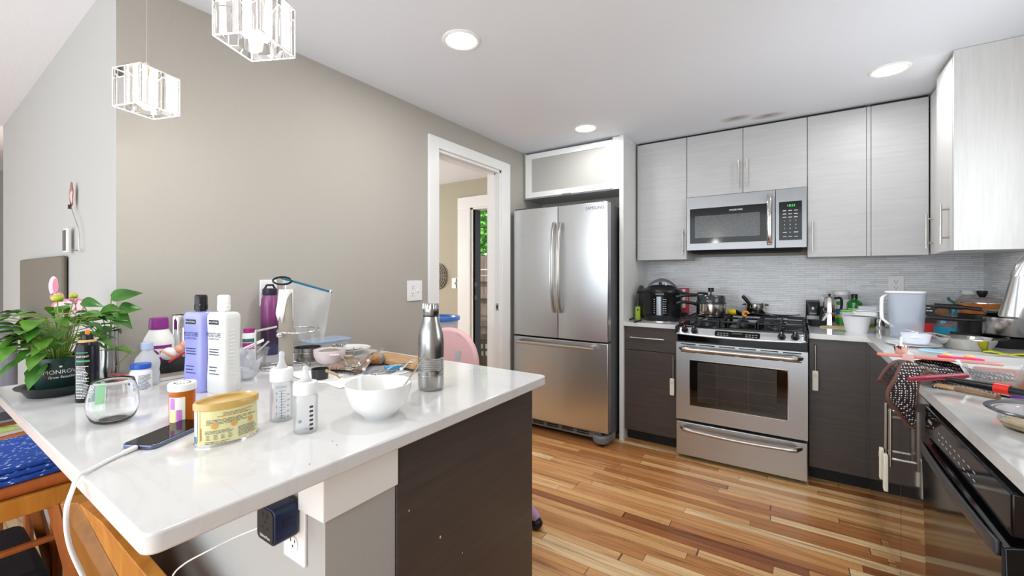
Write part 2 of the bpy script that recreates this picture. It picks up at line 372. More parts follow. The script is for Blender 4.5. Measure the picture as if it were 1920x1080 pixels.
# mudroom
YM = -.085
g = G(); ox0, ox1, oz = -.735, .02, 2.03
g.box(-3.4, YM, 0, ox0, YM+.12, ZC); g.box(ox1, YM, 0, XW-.12, YM+.12, ZC); g.box(ox0, YM, oz, ox1, YM+.12, ZC)
struct('wall_mudroom', g, M['mudwall'])
struct('wall_mudroom_side', G().box(-3.4, -3.2, 0, -3.3, YM, ZC), M['mudwall'])
d2 = sstruct('door_2')
g = G(); g.box(ox0-.215, YM-.02, 0, ox0-.03, YM, oz+.125); g.box(ox0-.215, YM-.021, oz, ox1+.1, YM, oz+.126); g.box(ox1, YM-.02, 0, ox1+.1, YM, oz)
obj('casing', g, M['trim'], d2, bevel=.004)
g = G(); g.box(ox0-.03, YM-.005, 0, ox0, YM+.13, oz); g.box(ox1, YM-.005, 0, ox1+.02, YM+.13, oz); g.box(ox0-.03, YM-.005, oz-.02, ox1, YM+.13, oz)
obj('jamb', g, M['trim'], d2)
g = G(); g.box(ox0+.001, YM+.02, .02, ox0+.012, YM+.12, oz-.02); obj('weather_strip', g, M['blackm'], d2)
g = G()
for z in (.99, 1.14): g.box(ox0+.0, YM+.01, z, ox0+.016, YM+.05, z+.05)
obj('latch', g, M['black'], d2)
# mosaic backsplash
g = G(); g.box(1.183, -.008, ZT, XR-.002, 0, 1.42); struct('trim_backsplash_back', g, M['mosaic'])
g = G(); g.box(XR-.008, -1.1, ZT, XR, -.009, 1.42); struct('trim_backsplash_right', g, M['mosaic'])
# far doorway seen past the end of the pale wall
g = G(); g.box(-4.5, -4.3, 0, -4.46, -3.3, 2.05); struct('door_3', g, mat('dark_brown_door', '3A2E24', .5))
# stains on the ceiling paint above the range
q = N('smoke_stain'); c = q.n('ShaderNodeTexCoord').outputs['Object']
gr = q.n('ShaderNodeTexGradient', {'Vector': q.n('ShaderNodeMapping', {'Vector': c, 'Scale': (9, 16, 1)}).outputs[0]}, gradient_type='SPHERICAL').outputs[1]
nn = q.n('ShaderNodeTexNoise', {'Vector': c, 'Scale': 14.0, 'Detail': 3.0}).outputs[0]
q.l(q.math('MULTIPLY', q.math('MULTIPLY', gr, nn), 1.0), q.p.inputs['Alpha']); q.p.inputs['Base Color'].default_value = lin('9A7A50'); q.p.inputs['Roughness'].default_value = .9
for (u, v) in ((1380, 222), (1440, 217)):
    p = tz(u, v, ZC); g = G(); g.at(rx=0); g.lathe([(0, 0), (.12, 0)], 24)
    o = obj('soot_stain', g, q.m, CEIL, loc=(p.x, p.y, -0.0008+ZC), label='brown soot stain on the ceiling paint')

# ================================================================ OUTSIDE, seen through the mudroom door
tag(obj('patio', G().box(-9, YM+.12, -.1, 4, 9, -.03), mat('concrete_patio', '9C968C', .9)), '', '')
o = bpy.data.objects['patio']; del o['label']; del o['category']; o['kind'] = 'structure'
fe = thing('wooden_fence', 'weathered grey-brown board fence outside the mudroom door', 'fence', (-1.9, 2.3, 0))
g = G(); R = random.Random(3)
for i in range(22):
    x = -2.2+i*.148; h = 1.62+R.uniform(-.02, .02); g.box(x, 0, -.03, x+.138, .02, h)
obj('boards', g, M['fencewood'], fe)
g = G()
for z in (.35, .85, 1.15): g.box(-2.2, -.045, z, 1.05, 0, z+.07)
obj('rail', g, M['fencewood'], fe)
rk = thing('drying_rack', 'thin white metal rack standing before the weathered fence', 'rack', (-2.0, 1.9, 0))
g = G()
for z in (1.26, 1.36): g.tube([(-.5, 0, z), (.7, 0, z)], .009)
obj('rail', g, M['white'], rk)
for x in (-.5, .7): obj('upright', G().tube([(x, 0, -.03), (x, 0, 1.4)], .009), M['white'], rk)
leafm = mat('sunlit_leaf', '4E9A34', .5, vary=(6, '86C455')); bark = mat('tree_bark', '6B5847', .9)
def leafcloud(g, R, n, fn, s0, s1):
    for i in range(n):
        c = fn(); a = R.uniform(0, 2*PI); b = R.uniform(-.9, .9); s = R.uniform(s0, s1)
        d = Vector((math.cos(a)*math.cos(b), math.sin(a)*math.cos(b), math.sin(b))); e = d.orthogonal().normalized()*s*.32
        g.add([c, c+d*s*.5+e, c+d*s, c+d*s*.5-e], [(0, 1, 2, 3)])
tr = thing('garden_tree', 'bright green leafy tree rising behind the board fence', 'tree', (-3.0, 4.2, 0))
R = random.Random(5); g = G()
def cf():
    while True:
        p = Vector((R.uniform(-1, 1), R.uniform(-1, 1), R.uniform(-1, 1)))
        if p.length < 1: return Vector((p.x*2.1, p.y*1.1, 2.7+p.z*1.5))
leafcloud(g, R, 7000, cf, .08, .2); f1 = obj('foliage', g, leafm, tr); f1['kind'] = 'stuff'
g = G(); g.tube([(0, 0, -.03), (.05, 0, 1.2), (.2, 0, 2.4)], [.12, .1, .05]); g.tube([(.05, -.1, 1.3), (.9, -.9, 2.6)], .05); obj('trunk', g, bark, tr)
ev = thing('porch_roof', 'dark slatted porch eave above the outside of the mudroom door', 'roof', (-1.3, .8, 2.3))
g = G()
for i in range(7): g.box(-1.4, -.6+i*.16, 0, 1.4, -.52+i*.16, .05)
g.box(-1.4, .5, -.02, 1.4, .56, .12); obj('slats', g, mat('dark_eave_wood', '4A3D34', .8), ev)
lb = thing('laundry_basket', 'taupe plastic laundry basket on the patio', 'basket', (-1.33, 1.0, -.03))
g = G(); g.lathe([(0, .0), (.17, 0), (.235, .42), (.25, .425), (.25, .44), (.225, .44), (.16, .012), (0, .012)], 36); obj('bin', g, mat('taupe_plastic', '6F655A', .5), lb)
g = G()
for i in range(24):
    a = i*PI/12
    for z in (.3, .2): g.at((0, 0, 0), rz=a); g.box(.2+(z-.2)*.16, -.012, z, .222+(z-.2)*.16, .012, z+.06)
obj('slot', g, mat('pale_slot', 'CFCAC2', .6), lb)
# ================================================================ MUDROOM ITEMS
def plate(name, label, loc, w, h, fn, kind, gangs=1, m=None):
    t = thing(name, label, 'outlet' if kind != 'switch' else 'switch', loc)
    return t
def wallplate(label, p, face, w=.07, h=.115, kind='outlet', cat='wall outlet'):
    # face: rotation about z so that local -Y looks out of the wall
    t = thing('outlet_plate' if 'outlet' in kind else 'switch_plate', label, cat, p, face)
    g = G(); g.prism([(x, z) for x, z in rrect(w, h, .004, 3)], 0, .006)
    g.v = [(x, -z, y) for x, y, z in g.v]; obj('cover', g, M['white'], t, bevel=.0015)
    def socket(cx, cz):
        a = G().prism([(x, z) for x, z in rrect(.034, .029, .012, 5, cx, cz)], 0, .0085); a.v = [(x, -z, y) for x, y, z in a.v]; so_ = obj('socket', a, M['white'], t)
        s = G(); s.box(cx-.009, -.0089, cz+.002, cx-.006, -.0084, cz+.010); s.box(cx+.006, -.0089, cz+.003, cx+.009, -.0084, cz+.009)
        s.ell((cx, -.0086, cz-.006), .003, .0006, .003, 8, 4); obj('slot', s, M['dark'], so_)
    if kind == 'outlet2': socket(-.022, .022); socket(-.022, -.022); obj('toggle', G().box(.018, -.016, -.006, .028, -.005, .008), M['white'], t, bevel=.002)
    elif kind == 'outlet': socket(0, .02); socket(0, -.02)
    else:
        obj('toggle', G().box(-.006, -.016, -.008, .006, -.005, .01), M['white'], t, bevel=.002)
    return t
p = ty(853, 531, YM); wp = wallplate('white wall plate with a dark cord beside the mudroom door', p+Vector((0, 0, 0)), 0, .09, .12, 'switch', 'switch')
obj('cord_clip', G().tube([(.028, -.008, .058), (.03, -.012, .02), (.024, -.014, .0), (.03, -.012, -.02), (.028, -.008, -.058)], .004), M['black'], wp)
p = ty(823, 518, YM); t = thing('wire_basket', 'dark woven wire basket hanging on the mudroom wall', 'basket', p)
g = G()
for k in range(6):
    r = .15-.022*k; g.tube([(r*math.cos(a)*.9, -.01-.012*k, r*math.sin(a)) for a in [i*PI/12 for i in range(24)]], .004, 6, True)
for i in range(18):
    a = i*PI/9; g.tube([(.14*math.cos(a), -.008, .15*math.sin(a)), (.05*math.cos(a), -.06, .05*math.sin(a))], .003, 5)
obj('wires', g, mat('dark_wicker', '5A5248', .7), t)
# storage bucket with the blue lid, on its stand in the mudroom
p = Vector((-.16, -1.28, 0)); t = thing('storage_bucket', 'white round storage bucket with a bright blue lid seen over the high chair', 'bucket', (p.x, p.y, .62))
g = G(); g.lathe([(0, 0), (.15, 0), (.175, .29), (.17, .29), (.146, .01), (0, .01)], 36); obj('tub', g, M['milky'], t)
g = G(); g.lathe([(0, .298), (.15, .298), (.155, .312), (.185, .314), (.19, .305), (.188, .285), (.176, .285), (.17, .29), (0, .29)], 40); obj('lid', g, mat('bright_blue_plastic', '3F74C8', .35), t)
g = G(); rectp(g, on_cyl(.17), -.03+.1, .1, .02+.1, .18, 4); obj('sticker', g, mat('yellow_green_sticker', 'B7C63B', .5), t)
t = thing('plastic_stand', 'low white stand holding the bucket with the blue lid', 'stand', (p.x, p.y, 0))
obj('top', G().box(-.2, -.2, .59, .2, .2, .62), M['white'], t, bevel=.004)
for sx in (-1, 1):
    for sy in (-1, 1): obj('leg', G().box(sx*.19, sy*.19, 0, sx*.15, sy*.15, .59), M['white'], t)

# ================================================================ KITCHEN CABINETS
def bar_handle(parent, p0, p1, out, r=.0055, foot=.03, ins=.03):
    p0, p1, out = Vector(p0), Vector(p1), Vector(out).normalized()*foot; d = (p1-p0).normalized()
    g = G().tube([p0+out, p1+out], r, 12); h = obj('handle', g, M['nickel'], parent)
    for q_ in (p0+d*ins, p1-d*ins): g2 = G().tube([q_, q_+out], r*.8, 8); obj('handle_post', g2, M['nickel'], h)
    return h
yU, zU0, zU1 = -.33, 1.3925, 2.332
def door(parent, x0, x1, z0, z1, y, m='lamw', th=.02, gap=.0018):
    return obj('door', G().box(x0+gap, y-th, z0, x1-gap, y, z1), M[m], parent, bevel=.001)
def upper(label, x0, x1, z0=zU0, doors=1, hs='r', filler=0):
    t = thing('upper_cabinet', label, 'cabinet', (0, 0, 0), group='pale wood-grain wall cabinets')
    obj('body', G().box(x0+.001, yU, z0, x1-.001, -.002, zU1), M['lamw'], t)
    obj('edge', G().box(x0+.001, yU-.0004, zU1, x1-.001, -.01, ZC-.001), M['blackm'], t)  # black strip standing in for the shadow gap under the ceiling
    w = (x1-x0)/doors
    for k in range(doors):
        d = door(t, x0+w*k, x0+w*(k+1), z0, zU1, yU)
        side = hs[k]
        if side in 'rl':
            hx = x0+w*(k+1)-.028 if side == 'r' else x0+w*k+.028
            bar_handle(d, (hx, yU-.02, z0+.035), (hx, yU-.02, z0+.235), (0, -1, 0))
    return t
upper('tall pale wall cabinet between the fridge panel and the microwave', 1.1975, 1.580)
upper('short two-door pale wall cabinet right above the microwave', 1.580, 2.340, 1.866, 2, 'rl')
upper('pale wall cabinet just right of the microwave with a handle at its left', 2.340, 2.646, hs='l')
g = G().box(2.6465, yU-.018, zU0, 2.6655, -.002, zU1)
o = obj('cabinet_filler', g, M['lamw']); tag(o, 'narrow pale filler strip between the two cabinets right of the microwave', 'cabinet trim')
upper('blank-fronted pale wall cabinet in the right back corner', 2.666, 2.931, hs='n')
# right hand wall cabinets, doors look to the left
def side_upper(label, y1, y0, xf, hy, panel=False):
    t = thing('upper_cabinet', label, 'cabinet', (0, 0, 0), group='pale wood-grain wall cabinets')
    obj('body', G().box(xf, y0, zU0, XR-.001, y1, zU1), M['lamw'], t)
    obj('edge', G().box(xf-.0004, y0, zU1, XR-.001, y1, ZC-.001), M['blackm'], t)  # same black strip painted in place of the ceiling shadow gap
    d = obj('door', G().box(xf-.02, y0+(.02 if panel else .002), zU0, xf, y1-.002, zU1), M['lamwv'], t, bevel=.001)
    bar_handle(d, (xf-.02, hy, zU0+.035), (xf-.02, hy, zU0+.235), (-1, 0, 0))
    if panel: obj('side_panel', G().box(xf-.022, y0-.018, zU0-.002, XR-.001, y0, ZC-.002), M['lamwv'], t)
side_upper('narrow pale corner wall cabinet with a handle, facing the range side', -.3525, -.64, 2.955, -.42)
side_upper('nearest pale wall cabinet at the right edge, showing its wide side panel', -.642, -.944, 2.925, -.872, True)
# white panel beside the fridge, and the lift-up cabinet above it
o = obj('tall_end_panel', G().box(1.150, -.645, 0, 1.1825, -.002, ZC-.001), M['lampanel'], bevel=.001); tag(o, 'tall pale end panel standing between the fridge and the base cabinet', 'cabinet panel')
t = thing('overhead_cabinet', 'white-framed frosted glass cabinet above the fridge', 'cabinet')
obj('body', G().box(.282, -.62, 1.94, 1.149, -.002, 2.335), M['lamw'], t)
obj('side_filler', G().box(1.094, -.64, 1.94, 1.149, -.62, 2.345), M['trim'], t)
obj('left_filler', G().box(.276, -.628, 1.94, .300, -.62, 2.345), M['wall'], t)
x0, x1, z0, z1, b = .300, 1.092, 1.947, 2.328, .045
g = G(); g.box(x0, -.642, z0, x1, -.62, z0+b); g.box(x0, -.642, z1-b, x1, -.62, z1); g.box(x0, -.642, z0+b, x0+b*1.3, -.62, z1-b); g.box(x1-b*1.3, -.642, z0+b, x1, -.62, z1-b)
d = obj('door_frame', g, M['white'], t)
obj('frosted_pane', G().box(x0+b*1.3, -.634, z0+b, x1-b*1.3, -.626, z1-b), mat('frosted_grey_glass', 'B4B3AD', .35, coat=.2), d)
obj('pull', G().box(.66, -.65, z0-.006, .74, -.64, z0+.004), M['nickel'], d)
obj('back_board', G().box(.275, -.30, 1.83, 1.149, -.29, 1.939), M['wall'], t)

# base cabinets along the back wall
def strap(parent, x, y, z0, z1, ax='y', n=1):
    return None
def lock(label, p, w=.03, h=.12, rz=0, d=.012):
    t = thing('child_safety_lock', label, 'cabinet lock', p, rz, group='cream child locks on the lower cabinet handles')
    g = G(); g.prism(rrect(w, h, .006, 3), -d/2, d/2); g.v = [(x, z, y) for x, y, z in g.v]; obj('strap', g, M['strap'], t, bevel=.002)
    g = G().box(-w*.32, -d/2-.0015, h*.18, w*.32, -d/2, h*.36); obj('button', g, mat('lock_button', 'D8D0BC', .4), t)
    return t
zk = .09
t = thing('base_cabinet', 'espresso base cabinet with a top drawer, between the fridge panel and the range', 'cabinet')
obj('body', G().box(1.1835, -.60, zk, 1.577, -.002, .884), M['lamd'], t)
obj('toe_kick', G().box(1.1835, -.55, 0, 1.577, -.53, zk), M['blackm'], t)
d = obj('drawer', G().box(1.186, -.62, .705, 1.575, -.60, .880), M['lamd'], t, bevel=.001); bar_handle(d, (1.235, -.62, .80), (1.485, -.62, .80), (0, -1, 0))
d = obj('door', G().box(1.186, -.62, zk, 1.575, -.60, .70), M['lamd'], t, bevel=.001); bar_handle(d, (1.548, -.62, .50), (1.548, -.62, .69), (0, -1, 0))
lock('cream safety lock hanging on the door handle left of the range', (1.542, -.656, .47))
t = thing('base_cabinet', 'espresso corner base cabinet just right of the range', 'cabinet')
obj('body', G().box(2.343, -.60, zk, 2.632, -.002, .884), M['lamd'], t)
obj('toe_kick', G().box(2.343, -.55, 0, 2.632, -.53, zk), M['blackm'], t)
d = obj('door', G().box(2.345, -.62, zk, 2.632, -.60, .880), M['lamd'], t, bevel=.001); bar_handle(d, (2.374, -.62, .64), (2.374, -.62, .845), (0, -1, 0))
lock('cream safety lock hanging on the door handle right of the range', (2.374, -.656, .63))
# right hand run, doors look to the left
XF = 2.634
t = thing('sink_base_cabinet', 'glossy espresso two-door cabinet under the sink beside the dishwasher', 'cabinet')
obj('body', G().box(XF, -2.045, zk, XR-.01, -.65, .70), M['lamg'], t)
obj('toe_kick', G().box(XF+.04, -2.045, 0, XF+.06, -.65, zk), M['blackm'], t)
obj('false_front', G().box(XF-.02, -.775, zk, XF, -.624, .880), M['lamg'], t)
for (a, b, hy) in ((-1.625, -.779, -1.586), (-2.045, -1.629, -1.68)):
    d = obj('door', G().box(XF-.02, a, zk, XF, b, .880), M['lamg'], t, bevel=.001); bar_handle(d, (XF-.02, hy, .54), (XF-.02, hy, .760), (-1, 0, 0), r=.006, foot=.038)
lk = lock('far cream safety lock strapped on the sink cabinet handles', (XF-.072, -1.586, .515), .03, .125, -PI/2)
lock('near cream safety lock strapped on the sink cabinet handles', (XF-.072, -1.68, .515), .034, .14, -PI/2)
t = thing('base_cabinet', 'dark base cabinet at the right edge in front of the dishwasher', 'cabinet')
obj('body', G().box(XF-.01, -3.1, zk, XR-.01, -2.69, .884), M['lamg'], t)
obj('toe_kick', G().box(XF+.04, -3.1, 0, XF+.06, -2.69, zk), M['blackm'], t)

# worktops
g = G(); g.box(1.1835, -.6523, .884, 1.580, -.009, ZT)
o = obj('worktop', g, M['quartz'], bevel=.002); tag(o, 'short white quartz worktop between the fridge panel and the range', 'countertop')
g = G(); XC = 2.613; sx0, sx1, sy0, sy1 = 2.715, 3.13, -1.86, -1.105
P_ = [(2.345, -.6523), (XC, -.6523), (XC, -3.1), (sx0, -3.1), (sx0, sy0), (sx0, sy1), (sx0, -.009), (2.345, -.009)]
g.prism(P_, .884, ZT); g.box(sx0, -3.1, .884, XR-.009, sy0, ZT); g.box(sx0, sy1, .884, XR-.009, -.009, ZT); g.box(sx1, sy0, .884, XR-.009, sy1, ZT)
o = obj('worktop', g, M['quartz']); tag(o, 'long white L-shaped quartz worktop with the sink, on the right', 'countertop')
t = thing('kitchen_sink', 'undermount white sink basin sunk into the right worktop', 'sink')
g = G(); a, b, c_, d_ = sx0-.002, sx1+.002, sy0-.002, sy1+.002; zb = .72; w_ = .012
g.box(a, c_, zb, b, d_, zb+w_); g.box(a-w_, c_, zb, a, d_, .883); g.box(b, c_, zb, b+w_, d_, .883); g.box(a, c_-w_, zb, b, c_, .883); g.box(a, d_, zb, b, d_+w_, .883)
obj('basin', g, M['whitep'], t)
obj('drain', G().at(((a+b)/2, -1.48, 0)).cyl(.04, zb+w_, zb+w_+.003), M['steelp'], t)
t = thing('kitchen_faucet', 'arched brushed steel faucet with a flared spray head at the right edge', 'faucet', (3.214, -1.45, ZT))
obj('base', G().cyl(.028, 0, .06, r2=.02), M['steelb'], t)
pts = [(0, 0, .06)]+[(0, 0, .2)]+[(-.125+.125*math.cos(a), 0, .34+.13*math.sin(a)) for a in [i*PI/14 for i in range(0, 15)]]
pts = pts[:-1]+[(-.252, 0, .35)]
obj('spout', G().tube(pts, .016, 14), M['steelb'], t)
sp_ = Vector((-.247, 0, .355)); dv = Vector((-.11, 0, -1)).normalized()
g = G().tube([sp_, sp_+dv*.02, sp_+dv*.07, sp_+dv*.155, sp_+dv*.16], [.017, .019, .024, .034, .030], 24); obj('spray_head', g, M['steelb'], t)
obj('lever', G().tube([(0, -.03, .05), (.0, -.09, .1)], .007), M['steelb'], t)
p = Vector((2.832, -.0085, 1.205)); wallplate('white outlet plate on the tiles behind the water pitcher', p, 0, .082, .118, 'outlet')

# ================================================================ FRIDGE
FX0, FX1, FY, FZ = .306, 1.134, -.853, 1.8135
t = thing('refrigerator', 'stainless french-door refrigerator with a bottom freezer', 'refrigerator')
sidem = mat('dark_grey_metal', '55565A', .4, .3)
obj('cabinet_body', G().box(FX0+.004, FY+.085, .06, FX1-.004, -.10, FZ-.012), sidem, t, bevel=.004)
def fdoor(x0, x1, z0, z1, name='door'):
    n = 10; pts = []
    xm = (x0+x1)/2
    for i in range(n+1):
        x = x0+(x1-x0)*i/n; pts.append((x, FY+.010*((x-xm)/((x1-x0)/2))**2))
    pts = [(x0, FY+.075)]+pts+[(x1, FY+.075)]
    return obj(name, G().prism(pts, z0, z1), M['steel'], t, bevel=.004)
xm = FX0+.418
dl = fdoor(FX0, xm-.002, .775, FZ); drr = fdoor(xm+.002, FX1, .775, FZ); fz = fdoor(FX0, FX1, .10, .763, 'freezer_drawer')
obj('door_gasket', G().box(FX0+.01, FY+.075, .10, FX1-.01, FY+.087, FZ-.01), M['blackm'], t)
for dd, hx, sg in ((dl, xm-.026, -1), (drr, xm+.030, 1)):
    zs = [.98+i*(.70)/16 for i in range(17)]
    pts = [(hx+sg*.0, FY-.012-.045*math.sin(PI*i/16)**.6, z) for i, z in enumerate(zs)]
    g = G()
    g.grid(lambda u, v, P=pts: (P[round(v*16)][0]+.0145*math.cos(u*2*PI), P[round(v*16)][1]+.009*math.sin(u*2*PI), P[round(v*16)][2]), 14, 17, True)
    h = obj('handle', g, M['nickel'], dd)
    for z in (.985, 1.675): obj('handle_mount', G().box(hx-.008, FY-.016, z-.012, hx+.008, FY+.004, z+.012), M['nickel'], h)
zh = .725
h = obj('handle', G().tube([(FX0+.07, FY-.05, zh), (FX0+.42, FY-.055, zh), (FX1-.09, FY-.05, zh)], .013, 14), M['nickel'], fz)
for x in (FX0+.085, FX1-.105): obj('handle_mount', G().box(x-.015, FY-.055, zh-.004, x+.015, FY+.004, zh+.018), M['nickel'], h)
obj('hinge_cover', G().box(FX1-.12, FY+.02, FZ-.012, FX1-.01, FY+.12, FZ+.012), sidem, t, bevel=.004)
obj('hinge_cover', G().box(FX0+.01, FY+.02, FZ-.012, FX0+.12, FY+.12, FZ+.012), sidem, t, bevel=.004)
gm = mat('grey_plastic', '77797B', .45)
obj('toe_grille', G().box(FX0+.01, FY+.03, .045, FX1-.06, FY+.06, .097), gm, t)
g = G()
for k in range(5):
    for j in range(2): g.box(FX0+.05+k*.13, FY+.0285, .060+j*.015, FX0+.15+k*.13, FY+.0305, .068+j*.015)
obj('grille_slot', g, M['dark'], t)
g = G(); g.prism([(FX1-.14, FY+.06), (FX1-.11, FY+.0), (FX1-.06, FY-.025), (FX1-.02, FY-.012), (FX1+.0, FY+.03), (FX1-.0, FY+.18), (FX1-.14, FY+.18)], .022, .075)
obj('foot_cover', g, gm, t, bevel=.01)
g = G()
for x in (FX0+.08, FX1-.055): g.at((x, FY+.03, 0)); g.cyl(.018, 0, .05)
for x in (FX0+.08, FX1-.08): g.at((x, -.2, 0)); g.cyl(.018, 0, .065)
obj('foot', g, M['black'], t)
g = G(); text(g, 'SAMSUNG', .032, 1.035, 1.772, lambda x, z: (x, FY+.010*((x-.929)/.205)**2-.0012, z)); obj('brand_lettering', g, mat('grey_print', '5A5A5C', .4), drr)

# ================================================================ RANGE
RX0, RX1, RY = 1.583, 2.337, -.7194; RW = RX1-RX0
t = thing('gas_range', 'stainless slide-in gas range with black grates and four black knobs', 'range')
obj('body', G().box(RX0+.004, -.655, .03, RX1-.004, -.03, .885), M['blackm'], t)
g = G()
for x in (RX0+.05, RX1-.05):
    for y in (-.62, -.1): g.at((x, y, 0)); g.cyl(.018, 0, .031)
obj('foot', g, M['black'], t)
dr_ = obj('drawer', G().box(RX0+.001, RY, .026, RX1-.001, RY+.055, .256), M['steelr'], t, bevel=.005)
def range_handle(par, z, sag, r=.015):
    n = 24; pts = []; rr = []
    for i in range(n+1):
        s_ = i/n; x = RX0+.035+(RW-.07)*s_; e = min(s_, 1-s_)
        pts.append((x, RY-.052+.045*max(0, 1-e/.06)**2, z-sag*math.sin(PI*s_)+.0)); rr.append(r*(1.25 if e < .12 else 1.0)*(.7+.3*min(1, e/.03)))
    return obj('handle', G().tube(pts, rr, 14), M['nickel'], par)
range_handle(dr_, .222, .012, .012)
ov = obj('oven_door', G(), M['steelr'], t) if False else None
# oven door with a real window opening
x0, x1, z0, z1 = RX0+.001, RX1-.001, .274, .806; wx0, wx1, wz0, wz1 = RX0+.088, RX1-.098, .375, .690
g = G(); g.box(x0, RY, z0, x1, RY+.05, wz0); g.box(x0, RY, wz1, x1, RY+.05, z1); g.box(x0, RY, wz0, wx0, RY+.05, wz1); g.box(wx1, RY, wz0, x1, RY+.05, wz1)
ov = obj('oven_door', g, M['steelr'], t)
g = G(); fr_ = .004
g.box(wx0, RY-.003, wz0, wx1, RY+.001, wz0+fr_); g.box(wx0, RY-.003, wz1-fr_, wx1, RY+.001, wz1); g.box(wx0, RY-.003, wz0, wx0+fr_, RY+.001, wz1); g.box(wx1-fr_, RY-.003, wz0, wx1, RY+.001, wz1)
obj('window_bezel', g, M['steelp'], ov)
q = N('oven_window_glass'); q.p.inputs['Base Color'].default_value = lin('0E0D0C'); q.p.inputs['Roughness'].default_value = .05; q.p.inputs['Coat Weight'].default_value = .6
wg = obj('window_glass', G().box(wx0, RY+.004, wz0, wx1, RY+.012, wz1), q.m, ov)
g = G().box(wx0+.05, RY+.0025, wz0+.03, wx1-.06, RY+.0042, wz1-.012); obj('inner_view', g, mat('dim_oven_interior', '2A2522', .25, vary=(9, '3A332D')), wg)
g = G(); gi = mat('faint_rack_line', '5E5852', .3, .6)
for z in (.44, .52, .60): g.box(wx0+.055, RY+.0015, z, wx1-.065, RY+.0026, z+.002)
for x in (.3, .62): g.box(wx0+(wx1-wx0)*x, RY+.0015, wz0+.03, wx0+(wx1-wx0)*x+.002, RY+.0026, wz1-.012)
obj('rack', g, gi, wg)
g = G()
for zz in (.795, .742):
    for k in range(6):
        a = RX0+.02+k*(RW-.04)/6; g.box(a+.012, RY-.0006, zz-.003, a+(RW-.04)/6-.012, RY+.001, zz+.003)
obj('vent_slot', g, M['dark'], ov)
range_handle(ov, .768, -.0, .017)
obj('recess_panel', G().box(RX0+.002, -.685, .80, RX1-.002, -.64, .868), M['gloss'], t)
# slanted control panel, bowed along its lower edge
def cp(u, v):
    x = RX0+.002+u*(RW-.004); bow = .012*math.sin(PI*u)
    return (x, -.705-.022*(1-v)-.0*bow+.02*v, .862-bow+(.913-.862+bow)*v)
g = G().grid(cp, 25, 5); pan = obj('control_panel', g, M['steelr'], t, solid=.004)
for s_ in (0, 1):
    x = RX0-.006 if s_ == 0 else RX1-.010; obj('end_cap', G().box(x, -.725, .862, x+.016, -.66, .918), M['black'], t, bevel=.006)
nv = Vector((0, -.78, .62)).normalized()
def on_cp(dx=0, off=.003):
    def f(x, s_):       # x world, s_ along slope upwards
        u = (x-RX0-.002)/(RW-.004); a = Vector(cp(u, 0)); b = Vector(cp(u, 1)); d = (b-a).normalized()
        p_ = a+d*s_; n_ = Vector((0, -d.z, d.y)).normalized(); return tuple(p_+n_*off)
    return f
f = on_cp(off=.0035); g = G(); pts = rrect(.262, .040, .010, 5, RX0+.375, .036); g.add([f(x, z) for x, z in pts], [tuple(range(len(pts)))]); dp = obj('display_panel', g, M['gloss'], pan)
f = on_cp(off=.0042); g = G(); rectp(g, f, RX0+.345, .038, RX0+.405, .050); obj('clock_display', g, mat('dim_green_display', '2F3A28', .2, emit=.25, ecol='3B5A30'), dp)
g = G()
for k in range(4):
    for j in range(2):
        for sx_ in (-1, 1): rectp(g, f, RX0+.375+sx_*(.055+k*.018)-.006, .024+j*.014, RX0+.375+sx_*(.055+k*.018)+.006, .027+j*.014)
obj('button_print', g, mat('grey_button_print', 'B5B5B5', .4), dp)
f = on_cp(off=.0035); g = G(); rectp(g, f, RX0+.722, .046, RX0+.733, .053); obj('indicator', g, M['black'], pan)
for x in (.055, .117, .620, .690):
    a = Vector(on_cp(off=.002)(RX0+x, .038)); b = Vector(on_cp(off=.03)(RX0+x, .038)); d = (b-a).normalized()
    k = obj('control_knob', G().tube([a, a+d*.006, a+d*.007, b], [.022, .022, .019, .015], 24), M['black'], t)
    e = Vector((0, d.z, -d.y)); obj('knob_grip', G().tube([b-e*.018+d*.003, b+e*.018+d*.003], .006, 8), M['black'], k)
    obj('knob_mark', G().tube([b+e*.004+d*.0085, b+e*.014+d*.0085], .0012, 6), M['wprint'], k)
